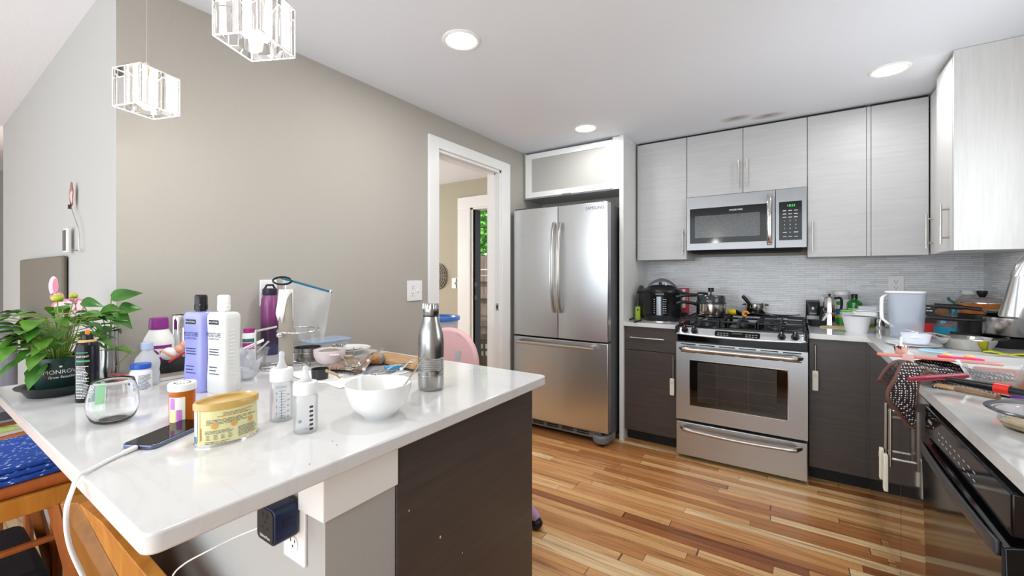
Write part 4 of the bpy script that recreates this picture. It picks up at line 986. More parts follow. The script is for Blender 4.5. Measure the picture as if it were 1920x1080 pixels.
obj('label_print', g, mat('grey_text', '6B6B5E', .6), t)
g = G(); lines(g, f, -.03, .035, .0625, 1, .003, .0014, 31, 4); rectp(g, f, -.0605, .015, -.059, .04, 1); obj('orange_print', g, mat('orange_print', 'D4683A', .5), t)
g = G(); rectp(g, f, -.082, .0, -.0825, .0, 1)
g = G(); rectp(g, f, -.0625, .012, -.0615, .078, 1); obj('gold_stripe', g, mat('gold_print', 'BFA62E', .4), t)
ic = mat('orange_icon', 'DDA65A', .5)
for x in (-.035, .0, .035):
    g = G(); n = 20; cc = f(x, .043); ring = [f(x+.0062*math.cos(2*PI*i/n), .043+.0062*math.sin(2*PI*i/n)) for i in range(n)]
    g.add([cc]+ring, [(0, 1+i, 1+(i+1) % n) for i in range(n)]); obj('round_icon', g, ic, t)
g = G(); rectp(g, f, -.081, .008, -.070, .022, 2); obj('blue_mark', g, mat('blue_mark', '5E82A8', .5), t)
# white pill bottle and translucent bottle
wl = M['white']
p, m, c = place(264, 734); t = pthing('pill_bottle', 'squat white pill bottle with a bright blue cap', 'pill bottle', p)
r, h = .0275, .072
lathe_o('bottle', [(0, 0), (r*.96, 0), (r, .004), (r, h*.80), (r*.94, h*.88), (r*.84, h*.94), (r*.84, h), (0, h)], wl, t)
lathe_o('cap', [(0, h), (r*.90, h-.001), (r*.93, h+.003), (r*.93, h+.012), (r*.88, h+.014), (0, h+.014)], mat('royal_blue_cap', '2458B8', .3), t)
g = G(); f = on_cyl(r, -PI/2+.15); lines(g, f, -.010, .026, h*.74, 12, .0038, .0016, 41, 3); obj('label_print', g, mat('blue_grey_text', '5A6480', .5), t)
g = G(); f = on_cyl(r, -PI/2-.75); rectp(g, f, -.008, h*.35, .004, h*.75, 3); obj('blue_badge', g, bpy.data.materials['royal_blue_cap'], t)
p, m, c = place(276, 722); t = pthing('drink_bottle', 'tall translucent white bottle with a pale blue cap behind the blue-capped pills', 'bottle', p)
r = .033; h = .112
lathe_o('bottle', [(0, 0), (r*.9, 0), (r, .006), (r*.94, .02), (r, .034), (r*.94, .048), (r, .062), (r*1.02, .072), (r*.9, .090), (r*.42, .112), (r*.42, .118), (0, .118)], thin_clear('cloudy_plastic', op=.62, body='E4E8EC'), t)
lathe_o('cap', [(0, .118), (r*.50, .117), (r*.50, .137), (r*.44, .139), (0, .139)], mat('pale_blue_cap', 'B8CBE6', .4), t)
# laxative bottle with a purple cap
p = against(298, .375); t = pthing('powder_bottle', 'white powder bottle with a purple cap and lettering, against the wall', 'bottle', p, FACE(p)-.1)
r = .045; h = .165
lathe_o('bottle', [(0, 0), (r*.96, 0), (r, .006), (r, .115), (r*.94, .13), (r*.62, .16), (r*.56, h), (0, h)], wl, t)
lathe_o('cap', [(0, h), (r*.64, h-.002), (r*.66, h+.002), (r*.62, h+.036), (r*.58, h+.038), (0, h+.038)], mat('purple_cap', '8A2F86', .35), t)
g = G(); f = on_cyl(r, -PI/2); rectp(g, f, -.045, .04, .045, .108, 12); lb_ = obj('label', g, bpy.data.materials['purple_cap'], t)
g = G(); f = on_cyl(r+.0004, -PI/2); n = 24; ring = [f(.005+.034*math.cos(2*PI*i/n), .082+.015*math.sin(2*PI*i/n)) for i in range(n)]; g.add([f(.005, .082)]+ring, [(0, 1+i, 1+(i+1) % n) for i in range(n)]); obj('white_oval', g, M['wprint'], lb_)
g = G(); f = on_cyl(r+.001, -PI/2); text(g, 'MiraLAX', .0185, .006, .082, f); obj('label_lettering', g, M['print'], lb_)
# chrome tumbler, rattle, case, book
p = against(337, .34); t = pthing('chrome_tumbler', 'tall chrome tumbler against the beige wall', 'tumbler', p)
lathe_o('cup', [(0, 0), (.026, 0), (.0275, .2), (.024, .206), (.024, .2), (.022, .01), (0, .01)], M['chrome'], t)
p = tz(337, 706); t = thing('baby_rattle', 'peach and white baby rattle with a red stick, lying on the sunglasses case', 'rattle', (p.x, p.y, ZT+.062), FACE(p))
pe = mat('peach_plastic', 'EBAA92', .35); rd = mat('red_plastic', 'C8232C', .3)
obj('ball', G().ell((-.03, 0, .022), .024, .022, .022, 22, 14), mat('white_pearl', 'F0ECEC', .25), t)
g = G().at((-.03, 0, .022), ry=.6).lathe([(.0235, -.004), (.025, 0), (.0235, .004)], 28); obj('ball_band', g, pe, t)
for (x, z, r) in ((.0, .036, .015), (.015, .05, .014), (.026, .038, .013), (.034, .054, .012)): obj('knob', G().ell((x, 0, z), r, r, r, 14, 10), pe, t)
obj('stick', G().tube([(-.03, -.026, -.004), (.05, -.02, .05)], .0035, 8), rd, t)
p = tz(332, 701); t = thing('sunglasses_case', 'black rounded sunglasses case on the closed book', 'case', (p.x, p.y, ZT+.0145), FACE(p)+.25)
g = G(); g.grid(lambda u, v: (-.085+.17*u, .034*math.cos(PI*v)*(1-.3*abs(2*u-1)**3), .001+.044*math.sin(PI*v)*(math.sin(PI*(.06+.88*u))**.45)), 19, 13); g.add([(-.085+.17*i/12, sg*.034*(1-.3*abs(2*i/12-1)**3), .001) for sg in (1, -1) for i in range(13)], [tuple(list(range(13))+list(range(25, 12, -1)))])
obj('shell', g, M['blackm'], t); obj('hinge', G().box(.02, -.036, .010, .035, -.031, .020), M['nickel'], t)
p = tz(326, 706); t = thing('closed_book', 'thin closed book lying under the sunglasses case', 'book', (p.x, p.y, ZT), FACE(p)+.3)
obj('pages', G().box(-.10, -.048, .002, .10, .05, .012), M['paper'], t); g = G().box(-.102, -.05, .0122, .102, .052, .014); g.box(-.102, -.05, .0002, .102, .052, .0018); obj('cover', g, mat('tan_grey_cover', 'A39A8C', .5), t, bevel=.0005)
# conditioner bottles
def tallbottle(label, u, v, rz, body, cap, w=.086, d=.058, h=.245, lift=1):
    p, m, c = place(u, v); t = pthing('shampoo_bottle', label, 'bottle', p, FACE(p)+rz, group='tall slab shampoo bottles')
    g = G(); lv = [(0, .93), (.004, 1), (.05, 1.0), (.11, .94), (.18, .97), (.225, 1.0), (.238, .98), (.245, .86), (.247, .4)]; V = []; F = []; n = 0
    for (z, k) in lv:
        pts = rrect(w*k, d*(k if k > .5 else .7), .014*min(1, k+.1), 5); V += [(x, y, z*h/.247) for x, y in pts]; n = len(pts)
    for i in range(len(lv)-1):
        for j in range(n): F.append((i*n+j, i*n+(j+1) % n, (i+1)*n+(j+1) % n, (i+1)*n+j))
    F += [tuple(range(n-1, -1, -1)), tuple((len(lv)-1)*n+j for j in range(n))]
    g.add(V, F); b_ = obj('bottle', g, body, t)
    lathe_o('neck', [(0, h), (.014, h), (.014, h+.006), (0, h+.006)], cap, t, 24)
    lathe_o('cap', [(0, h+.004), (.0175, h+.004), (.018, h+.02), (.017, h+.021), (.017, h+.046), (.014, h+.051), (0, h+.051)], cap, t, 28)
    f = on_y(-d/2-.0012); g = G(); rectp(g, f, -.024, h*.85, .018, h*.905); k_ = obj('black_badge', g, M['print'], t)
    g = G(); text(g, 'PAUL MITCHELL', .0065, -.003, h*.878, on_y(-d/2-.0016), .85); obj('badge_lettering', g, M['wprint'], k_)
    g = G(); text(g, 'MOISTURE', .019, -.004, h*.72, f, .72); text(g, 'CONDITIONER', .008, -.004, h*.67, f, .9)
    obj('product_lettering', g, mat('slate_print', '2B3350', .5), t); g = G()
    f2 = on_y(-d/2*.95-.0014)
    lines(g, f2, -.024, .02, h*.55, 3, .008, .003, 3, 1); lines(g, f2, -.024, .02, h*.33, 7, .010, .003, 5, 1)
    obj('label_print', g, mat('navy_print', '2B3350', .5) if 'navy_print' not in bpy.data.materials else bpy.data.materials['navy_print'], t)
    return t
wb = tallbottle('tall white shampoo bottle with a white cap', 420, 734, -.95, mat('white_bottle', 'DFDFDC', .3, sss=.05), M['white'])
g = G()
for k in range(13): g.tube([(.0435, -.012, .06+k*.011), (.0438, .004, .06+k*.011)], .0009, 5)
obj('grip_ridge', g, M['white'], wb)
tallbottle('tall lavender shampoo bottle with a black cap, left of the white one', 377, 731, -.95, mat('lavender_bottle', '8E93D8', .25, vary=(8, 'A7A6E2')), M['black'])
# little purple-lidded jar and a white ball behind the white bottle
p = against(467, .36); t = pthing('supplement_jar', 'small jar with a magenta lid behind the white bottle', 'jar', (p.x, p.y, ZT))
lathe_o('jar', [(0, 0), (.024, 0), (.026, .004), (.026, .105), (.022, .113), (0, .113)], wl, t); lathe_o('lid', [(0, .113), (.021, .112), (.021, .130), (0, .131)], mat('magenta_lid', 'A32A7C', .35), t)
g = G(); f = on_cyl(.026); rectp(g, f, -.03, .075, .03, .09, 8); obj('green_band', g, mat('teal_print', '2E6E66', .5), t); g = G(); rectp(g, f, -.03, .045, .03, .073, 8); obj('magenta_band', g, bpy.data.materials['magenta_lid'], t)
# clear clamshell with a plastic spoon, and a crumpled bag
p = tz(476, 690); t = pthing('takeout_container', 'clear plastic takeout tub holding a white plastic spoon', 'container', p)
lathe_o('tub', [(0, 0), (.036, 0), (.050, .07), (.054, .072), (.054, .075), (.048, .074), (.034, .003), (0, .003)], M['clearp'], t, 40)
obj('food_residue', G().lathe([(0, .004), (.032, .004), (.034, .012), (0, .014)], 24), mat('brown_residue', '9A7A62', .7), t)
t2 = thing('plastic_spoon', 'white plastic spoon resting in the clear takeout tub', 'spoon', (p.x, p.y, ZT+.03), FACE(p))
obj('spoon', G().tube([(-.03, 0, -.012), (0, 0, .02), (.05, -.01, .07)], [.010, .003, .004], 10), M['white'], t2)
t2 = thing('lid_card', 'white card lid with a red stroke leaning over the clear takeout tub', 'lid', (p.x-.0, p.y, ZT+.079), FACE(p))
obj('card', G().at((-.008, 0, .008), ry=-.42).box(-.05, -.035, -.001, .045, .035, .001), M['paper'], t2)
obj('red_mark', G().at((-.008, 0, .008), ry=-.42).box(-.026, -.03, .0012, .02, -.012, .0016), bpy.data.materials['red_plastic'], t2)
R = random.Random(8)
def crumple(g, sx, sy, sz, R, n=14, m=10, amp=.35):
    off = [[1+R.uniform(-amp, amp*.5) for _ in range(m+1)] for _ in range(n)]
    return g.grid(lambda u, v: (sx*math.cos(2*PI*u)*math.sin(PI*v)*off[round(u*n) % n][round(v*m)], sy*math.sin(2*PI*u)*math.sin(PI*v)*off[round(u*n) % n][round(v*m)], sz*(1-math.cos(PI*v))*.5*(off[round(u*n) % n][round(v*m)] if 0 < v < 1 else 1)), n, m+1, True)
p = tz(462, 712); t = pthing('plastic_bag', 'crumpled translucent plastic bag behind the white bottle', 'bag', p); obj('bag', crumple(G(), .045, .04, .10, R), M['milky'], t, sharp=20)
# ---------------------------------------------------------------- paper towel holder
p = tz(536, 688); m = mpp(p); t = pthing('paper_towel_holder', 'wire paper towel stand with a round base ring and black loop on top', 'paper towel holder', p)
ring = lambda r, z, cx=0, n=40: [(cx+r*math.cos(2*PI*i/n), r*math.sin(2*PI*i/n), z) for i in range(n)]
g = G(); g.tube(ring(.085, .004), .0035, 8, True); g.tube(ring(.055, .004, .02), .003, 8, True); g.tube([(-.085, 0, .004), (.085, 0, .004)], .003); g.tube([(0, -.085, .004), (0, .085, .004)], .003); obj('base_ring', g, M['chrome'], t)
obj('pole', G().tube([(0, 0, .004), (0, 0, .325)], .004), M['chrome'], t)
g = G(); g.tube(smooth([(-.10, -.03, .006), (-.10, -.03, .06), (-.10, -.03, .142), (-.092, -.03, .150), (-.05, -.03, .158), (-.03, -.03, .162)], 6), .004, 10); obj('tension_arm', g, M['chrome'], t)
g = G(); g.tube([(.045+.075*math.cos(a), .055*math.sin(a), .142+.006*math.sin(a)) for a in [PI*1.05+i*PI*1.9/30 for i in range(31)]], .0035, 10); obj('tension_ring', g, M['chrome'], t)
obj('ring_knob', G().ell((-.022, -.036, .130), .011, .011, .011, 16, 10), M['chrome'], t)
g = G(); g.tube([(-.012+.032*math.cos(2*PI*i/30), .008*math.sin(2*PI*i/30), .335+.014*math.sin(2*PI*i/30)) for i in range(30)], .0038, 8, True); obj('top_loop', g, M['black'], t)
t = thing('cardboard_tube', 'tall bare grey cardboard tube on the wire stand, a torn paper scrap still on it', 'cardboard tube', (p.x, p.y, ZT+.011), FACE(p))
tm = mat('grey_card', 'B3AB9F', .8, vary=(7, 'A39B90'))
lathe_o('tube', [(.0255, 0), (.0255, .29), (.0238, .29), (.0238, 0)], tm, t, 40)
g = G(); n = 13
def pf(i, j):
    a = -PI/2-1.0+2.25*i/12; low = [.20, .17, .19, .155, .185, .22, .25, .262, .27, .275, .28, .17, .16][i]; z = .291-(.291-low)*j/5; o_ = .0268+(.014*(j/5)*max(0, 1-i/5.)); return (o_*math.cos(a), o_*math.sin(a), z)
g.add([pf(i, j) for i in range(13) for j in range(6)], [(i*6+j, (i+1)*6+j, (i+1)*6+j+1, i*6+j+1) for i in range(12) for j in range(5)]); obj('torn_paper', g, M['paper'], t, solid=.0008)
# purple flask
p = against(506, .316); t = pthing('water_flask', 'tall purple water flask with a dark cap, behind the cardboard tube', 'water bottle', p)
q = N('purple_gradient_coat'); sp = q.n('ShaderNodeSeparateXYZ', {0: q.n('ShaderNodeTexCoord').outputs['Object']}); q.l(q.ramp(q.math('MULTIPLY', sp.outputs[2], 3.6), [(.0, '2C2A5A'), (.17, '2C2A5A'), (.18, '2A1530'), (.4, '3D1A40'), (.62, '7C2C6C'), (1, '8A4A78')]), q.p.inputs['Base Color']); q.p.inputs['Roughness'].default_value = .3; q.p.inputs['Coat Weight'].default_value = .3
lathe_o('flask', [(0, 0), (.034, 0), (.0365, .004), (.0365, .225), (.033, .25), (.027, .268), (0, .268)], q.m, t)
lathe_o('cap', [(0, .268), (.029, .267), (.030, .27), (.030, .294), (.027, .297), (0, .297)], mat('dark_violet_cap', '2A2438', .35), t); obj('carry_loop', G().tube([(-.02, 0, .295), (-.012, 0, .312), (.012, 0, .312), (.02, 0, .295)], .005, 8), M['black'], t)
wallplate('white wall plate behind the purple water flask', (XW+.0005, -2.85, 1.19), PI/2, .075, .12, 'switch', 'switch')
wallplate('white double wall plate with outlets on the beige wall left of the doorway', (XW+.0005, -1.943, 1.173), PI/2, .125, .128, 'outlet2', 'wall outlet')
# zip bag hanging from the stand
t = thing('zip_bag', 'empty clear zipper bag with a teal slider draped from the towel stand', 'bag')
k0 = 1.80
A, B, C_, D_ = freept(527, 521, 1.72), freept(622, 548, k0), freept(607, 640, k0), freept(560, 640, 1.77)
def bagp(u, v):
    top = A.lerp(B, u); bot = D_.lerp(C_, u); w = 1-.42*math.sin(PI*min(1, v*.9))*(.5-abs(u-.5)) ; q_ = top.lerp(bot, v); q_ = q_+(top.lerp(bot, v)-A.lerp(D_, .5).lerp(B.lerp(C_, .5), .5))*0
    n_ = Vector((.75, -.65, 0)); return q_+n_*(.012*math.sin(9*u+5*v)*math.sin(PI*v)+.010*math.sin(17*u-8*v)*v)+Vector((.0, .0, .004*math.sin(20*u)*v))
obj('film', G().grid(bagp, 26, 20), M['film'], t, sharp=60)
n_ = Vector((.75, -.65, 0))*.016
obj('film', G().grid(lambda u, v: bagp(u*.96+.02, v)+n_*math.sin(PI*u)*math.sin(PI*min(v*1.2, 1)), 26, 20), M['film'], t, sharp=60)
g = G().tube([A.lerp(B, s_/10) for s_ in range(11)], .0045, 8); obj('zipper', g, mat('teal_zipper', '1F6C86', .3), t); obj('slider', G().tube([A.lerp(B, .955)+Vector((0, 0, .002)), A.lerp(B, .985)+Vector((0, 0, .002))], .007, 8), M['white'], t)
# box with a pale blue lid
p = against(610, .395); t = pthing('food_box', 'low clear food box with a pale blue lid by the wall', 'food container', p, PI/2)
obj('tub', G().prism(rrect(.19, .13, .02), .0, .04), M['milky'], t); obj('lid', G().prism(rrect(.205, .145, .022), .041, .049), mat('pale_blue_lid', '9FB7D2', .25, coat=.3), t, bevel=.002)
# steel pans, pink bowl, jar, plate
p = tz(577, 676); t = pthing('steel_pan', 'small stacked steel cake tin right of the cardboard tube', 'pan', p)
lathe_o('pan', [(0, 0), (.050, 0), (.052, .055), (.056, .056), (.056, .058), (.050, .057), (.048, .003), (0, .003)], M['steelb'], t); lathe_o('rim_band', [(.0525, .036), (.054, .037), (.054, .040), (.0527, .041)], M['steelp'], t)
p = tz(618, 682); t = pthing('ceramic_bowl', 'small pinkish-white bowl with a metal lid pressed inside', 'bowl', p)
pkb = mat('pink_white_plastic', 'E9DCDC', .25, coat=.2)
lathe_o('bowl', fine([(.030, 0), (.046, .010), (.058, .032), (.061, .058)])+[(.058, .058)]+fine([(.055, .034), (.044, .014), (.0, .004)]), pkb, t, 48); lathe_o('foot', [(0, 0), (.030, 0), (.031, .002)], pkb, t)
obj('tab', G().box(.0, -.066, .040, .035, -.055, .047), pkb, t, bevel=.003)
t = thing('metal_lid', 'small domed metal lid sitting inside the pinkish-white bowl', 'lid', (p.x, p.y, ZT+.046), FACE(p)); lathe_o('lid', [(0, .014), (.03, .011), (.052, .002), (.053, 0), (.0, .0)], M['steelp'], t, 40)
p = tz(653, 678); t = pthing('glass_jar', 'clear glass jar between the pinkish bowl and the white plate', 'jar', p); lathe_o('jar', [(0, 0), (.024, 0), (.026, .055), (.024, .055), (.022, .004), (0, .004)], M['thinglass'], t); lathe_o('contents', [(0, .005), (.0215, .005), (.022, .025), (0, .025)], mat('amber_contents', 'C9B98A', .5), t)
p = tz(634, 668); t = pthing('steel_cup', 'shallow round steel cup behind the pinkish-white bowl', 'cup', p); lathe_o('cup', [(0, 0), (.027, 0), (.031, .05), (.034, .051), (.029, .05), (.025, .003), (0, .003)], M['steelp'], t)
p = tz(654, 662); t = pthing('dinner_plate', 'white dinner plate with a small saucer on it near the wall', 'plate', p+Vector((0, 0, .012)))
lathe_o('plate', [(0, 0), (.06, 0), (.095, .012), (.096, .014), (.06, .005), (0, .004)], M['whitep'], t, 56)
t = pthing('small_saucer', 'small white saucer lying on the dinner plate', 'saucer', p+Vector((0.005, 0, .0175))); lathe_o('saucer', [(0, 0), (.03, 0), (.055, .008), (.056, .010), (.03, .004), (0, .003)], M['whitep'], t, 48)
# cloths
q = N('brown_terry'); nn = q.n('ShaderNodeTexNoise', {'Vector': q.coord(), 'Scale': 190.0, 'Detail': 2.0}).outputs[0]; q.l(q.ramp(nn, [(.35, '5C4438'), (.5, '9A8070'), (.65, 'B8A294')]), q.p.inputs['Base Color']); q.p.inputs['Roughness'].default_value = .95; q.bump(nn, .8, .003); M['terry'] = q.m
q = N('grey_stripe_cloth'); wv = q.n('ShaderNodeTexWave', {'Vector': q.coord((1, 1, 1), (0, 0, .5)), 'Scale': 26.0, 'Distortion': 1.0}).outputs[0]; q.l(q.ramp(wv, [(.3, '4E525E'), (.6, 'B9BAC0')]), q.p.inputs['Base Color']); q.p.inputs['Roughness'].default_value = .9; M['stripe'] = q.m
def cloth(name, label, cat, quad, z0, amp, mtl, th=.004, seed=1, nu=22, nv=14, mb=None):
    R = random.Random(seed); ph = [R.uniform(0, 6) for _ in range(4)]; qs = [Vector(q_) for q_ in quad]; c = sum(qs, Vector())/4
    def f(u, v):
        e = .012*math.sin(7*u+ph[0])*(1-abs(2*v-1)) ; q_ = qs[0].lerp(qs[1], u).lerp(qs[3].lerp(qs[2], u), v)
        d = (q_-c); q_ = c+d*(1+.05*math.sin(9*math.atan2(d.y, d.x)+ph[1]))
        return (q_.x-c.x, q_.y-c.y, z0+amp*(.5+.5*math.sin(6*u+ph[2]+3*v)*math.cos(5*v+ph[3])))
    t = thing(name, label, cat, (c.x, c.y, ZT)); obj(mb or 'cloth', G().grid(f, nu, nv), mtl, t, solid=th); return t
cloth('striped_dishcloth', 'grey striped dishcloth spread under the cutlery', 'cloth', [tz(600, 700), tz(722, 706), tz(795, 676), tz(690, 664)], .003, .002, M['stripe'], .003, 2)
cloth('brown_towel', 'brown terry towel bunched in front of the pinkish-white bowl', 'towel', [tz(592, 701), tz(672, 703), tz(712, 678), tz(640, 684)], .009, .014, M['terry'], .008, 5)
# paper towel sheet on the worktop
t = cloth('paper_sheet', 'flat white paper towel sheet behind the white mixing bowl', 'paper towel', [tz(520, 700), tz(640, 728), tz(775, 696), tz(662, 692)], .0014, .0016, M['paper'], .0008, 9, 30, 12, 'sheet')
# black cup with a beige hook handle
p = tz(600, 711); t = pthing('measuring_cup', 'small black measuring cup with a beige hooked handle', 'measuring cup', p+Vector((0, 0, .003)))
lathe_o('cup', [(0, 0), (.026, 0), (.0285, .034), (.027, .034), (.0245, .003), (0, .003)], mat('black_cup', '2A2A2C', .3), t, 36)
obj('handle', G().tube([(.018, -.024, .030), (.05, -.045, .018), (.062, -.05, .006), (.066, -.05, .012)], [.0055, .005, .003, .002], 8), mat('beige_silicone', 'A79372', .5), t)
# wood board roll, pestle, spoons
wdb = woodmat('tan_olive_wood', 'A27B4E', 'C39C6C', (6, 30, 6), .45)
pa, pb = tz(712, 677), tz(792, 693); mid = (pa+pb)/2; an = math.atan2(pb.y-pa.y, pb.x-pa.x); Lb = (pb-pa).length
t = thing('wooden_board', 'rounded tan wooden board lying behind the steel bottle', 'cutting board', (mid.x, mid.y, ZT+.008), an)
g = G(); g.prism(rrect(Lb*1.15, .105, .03, 6), 0, .022); obj('board', g, wdb, t, bevel=.006)
p = tz(710, 687); t = pthing('wooden_pestle', 'stubby wooden pestle with a grey tip lying among the spoons', 'pestle', p+Vector((0, 0, .026)))
obj('body', G().tube([(-.045, 0, 0), (-.03, 0, .001), (-.004, 0, .003), (.0, 0, .003)], [.010, .016, .020, .019], 18), woodmat('orange_wood', 'A8682C', 'C4853E', (20, 6, 6)), t); obj('tip', G().tube([(.0, 0, .003), (.012, -.0, .003), (.022, 0, .0)], [.021, .022, .013], 18), mat('stone_tip', 'A39382', .5, vary=(50, '6E6A66')), t)
def spoon(label, u0, v0, u1, v1, zo=.02, size=.02, fork=False, name=None):
    a, b = tz(u0, v0, ZT+zo), tz(u1, v1, ZT+zo); an = math.atan2(b.y-a.y, b.x-a.x); L = (b-a).length
    t = thing(name or ('fork' if fork else 'spoon'), label, 'fork' if fork else 'spoon', tuple(a), an, group='loose cutlery on the dishcloth')
    if fork:
        g = G().tube([(0, 0, 0), (L*.5, 0, .006), (L*.72, 0, .001)], [.006, .003, .006], 8)
        for k in (-1.5, -.5, .5, 1.5): g.tube([(L*.70, k*.004, .001), (L*.78, k*.005, 0), (L, k*.005, .004)], .0013, 6)
        obj('fork', g, M['steelp'], t)
    else:
        obj('bowl', G().grid(lambda u, v: (size*1.45*v*math.cos(2*PI*u), size*v*math.sin(2*PI*u), .008*(v*v-1)+.001), 24, 7, True), M['steelp'], t, solid=.0012)
        obj('handle', G().tube([(size*1.4, 0, .001), (L*.5, 0, .010), (L, 0, .004)], [.0035, .003, .006], 8), M['steelp'], t)
    return t
spoon('shiny spoon, nearest to the pinkish-white bowl', 668, 684, 700, 664, .036, .021)
spoon('spoon with its bowl towards the steel bottle, beside the pestle', 713, 697, 762, 684, .026, .022)
spoon('spoon lying deepest in the brown towel, bowl at the left', 655, 690, 640, 671, .030, .018)
spoon('fork reaching up towards the dinner plate', 690, 676, 716, 654, .040, fork=True)
spoon('fork lying flat across the striped dishcloth, left of the pestle', 682, 692, 706, 668, .034, fork=True)
spoon('small gold-toned fork crossing the wooden board near the steel bottle', 752, 692, 776, 676, .042, fork=True)
a, b = tz(722, 691, ZT+.02), tz(756, 686, ZT+.02); t = thing('blue_peeler', 'bright blue plastic handle lying on the striped dishcloth', 'peeler', tuple(a), math.atan2(b.y-a.y, b.x-a.x)); obj('handle', G().tube([(0, 0, 0), (.03, 0, .002), ((b-a).length, 0, 0)], [.008, .010, .007], 12), mat('sky_blue_plastic', '2A93CC', .3), t)
# baby bottles
def babybottle(label, u, v, r, h, lvl):
    p, m, c = place(u, v); t = pthing('baby_bottle', label, 'baby bottle', p, group='clear baby bottles with white collars')
    hc = h*.58
    lathe_o('bottle', [(0, 0), (r*.94, 0), (r, .004), (r, hc*.82), (r*1.03, hc*.88), (r*.9, hc), (r*.86, hc), (r*.97, hc*.87), (r*.94, hc*.80), (r*.94, .006), (0, .004)], M['clearp'], t, 40)
    lathe_o('collar', [(r*.9, hc-.002), (r*1.0, hc), (r*1.0, hc+h*.15), (r*.92, hc+h*.175), (r*.55, hc+h*.18)], M['white'], t, 40)
    lathe_o('nipple', fine([(r*.6, hc+h*.17), (r*.46, hc+h*.20), (r*.27, hc+h*.27), (r*.22, hc+h*.34), (r*.25, hc+h*.39), (r*.16, hc+h*.42)])+[(0, hc+h*.425)], thin_clear('silicone_'+str(u), op=.45, body='EEF0F2'), t, 32)
    f = on_cyl(r); g = G(); z0, z1 = hc*.10, hc*.78
    if lvl:
        rectp(g, f, -.0005, z0, .0005, z1)
        for k in range(11): rectp(g, f, -.006 if k % 2 == 0 else -.003, z0+(z1-z0)*k/10-.0004, .006 if k % 2 else .009, z0+(z1-z0)*k/10+.0004, 2)
        for k, s_ in enumerate('1234'): text(g, s_, .0075, -.011, z0+(z1-z0)*(k+.7)/4, f)
        for k, s_ in enumerate(('30', '60', '90', '120', '150')): text(g, s_, .006, .0145, z0+(z1-z0)*(k+.2)/5, f)
        lines(g, f, -.012, .012, hc*.90, 2, .003, .001, 3, 4)
        obj('scale_print', g, mat('blue_scale_print', '2F6CB0', .4), t)
    else:
        for k in range(6): rectp(g, f, .008, z0+(z1-z0)*k/6, .016, z0+(z1-z0)*k/6+.005, 3)
        obj('scale_print', g, mat('dark_scale_print', '3A3F48', .4), t)
        g = G(); g.ell(f(-.012, hc*.35), .004, .001, .004, 10, 5); obj('bear_mark', g, mat('grey_mark', 'A0A6AE', .4), t)
babybottle('taller clear baby bottle with a blue measuring scale', 528, 786, .0262, .168, 1)
babybottle('shorter clear baby bottle with dark marks, nearer the white mixing bowl', 573, 808, .0262, .150, 0)
# mixing bowl and spoon
p, m, c = place(710, 777); t = pthing('mixing_bowl', 'white mixing bowl with a spoon in it, at the front of the peninsula', 'bowl', p)
lathe_o('bowl', [(0, 0), (.040, 0), (.042, .003)]+fine([(.046, .006), (.068, .030), (.079, .060), (.083, .083)])+[(.080, .083)]+fine([(.076, .06), (.062, .028), (.04, .009)])+[(0, .006)], M['whitep'], t, 64)
bw = p.copy(); t = thing('spoon', 'long-handled steel spoon leaning out of the white mixing bowl', 'spoon', (bw.x, bw.y, ZT+.03), FACE(bw))
obj('bowl', G().at((.0, -.01, -.004), ry=-.3).grid(lambda u, v: (.028*v*math.cos(2*PI*u), .018*v*math.sin(2*PI*u), .006*(v*v-1)), 20, 6, True), M['nickel'], t, solid=.0012)
g = G(); n = 12
P0, P1 = Vector((.022, -.01, .004)), Vector((.118, .01, .115))
g.grid(lambda u, v: P0.lerp(P1, v)+Vector((0, (.004+.006*v)*math.cos(2*PI*u), 0))+Vector((-.7, 0, .7))*.0018*math.sin(2*PI*u)+Vector((0, 0, -.012*math.sin(PI*v))), 10, n, True); obj('handle', g, M['nickel'], t)
# steel bottle
p, m, c = place(808, 729); t = pthing('steel_bottle', 'brushed steel cola-shaped water bottle standing on the peninsula', 'water bottle', p)
pr = [(0, 0), (.034, 0), (.038, .004), (.040, .012), (.040, .048), (.0392, .049), (.040, .050), (.040, .062)]
for k in range(7): pr += [(.0385, .063+k*.0055), (.040, .0655+k*.0055)]
pr += fine([(.040, .104), (.040, .15), (.036, .18), (.026, .215), (.0235, .228)], 4)+[(0, .228)]
lathe_o('body', pr, M['steelb'], t, 56); lathe_o('seal_ring', [(.0225, .228), (.0245, .2285), (.0245, .231), (.0225, .2315)], M['black'], t)
pr = [(0, .2315), (.0235, .2315), (.0245, .233), (.0245, .262), (.022, .268), (0, .269)]; lathe_o('cap', pr, M['steelb'], t, 40)
g = G()
for k in range(16): a = 2*PI*k/16; g.tube([(.0245*math.cos(a), .0245*math.sin(a), .252), (.0225*math.cos(a), .0225*math.sin(a), .268)], .0028, 6)
obj('cap_ridge', g, M['steelb'], t)
# red earphone loop and pens by the aerosol
t = thing('red_cable', 'red looped cable lying behind the black aerosol can', 'cable'); pts = [tz(188, 712, ZT+.004), tz(196, 703, ZT+.012), tz(212, 702, ZT+.03), tz(232, 705, ZT+.034), tz(243, 712, ZT+.016), tz(236, 716, ZT+.004), tz(215, 715, ZT+.004), tz(196, 716, ZT+.004)]
obj('cord', G().tube(smooth(pts), .0035, 8), bpy.data.materials['red_plastic'], t)
a, b = tz(200, 718, ZT+.006), tz(244, 706, ZT+.006); t = thing('brush', 'tan-handled brush with a dark neck, lying behind the blue-capped pills', 'brush', tuple(a), math.atan2(b.y-a.y, b.x-a.x)); L = (b-a).length
obj('handle', G().tube([(L*.35, 0, .002), (L*.7, 0, .003), (L, 0, .002)], [.006, .008, .006], 12), mat('tan_handle', 'C8A868', .4), t); obj('neck', G().tube([(0, 0, 0), (L*.35, 0, .002)], [.0035, .005], 10), M['black'], t)
R = random.Random(4); g = G()
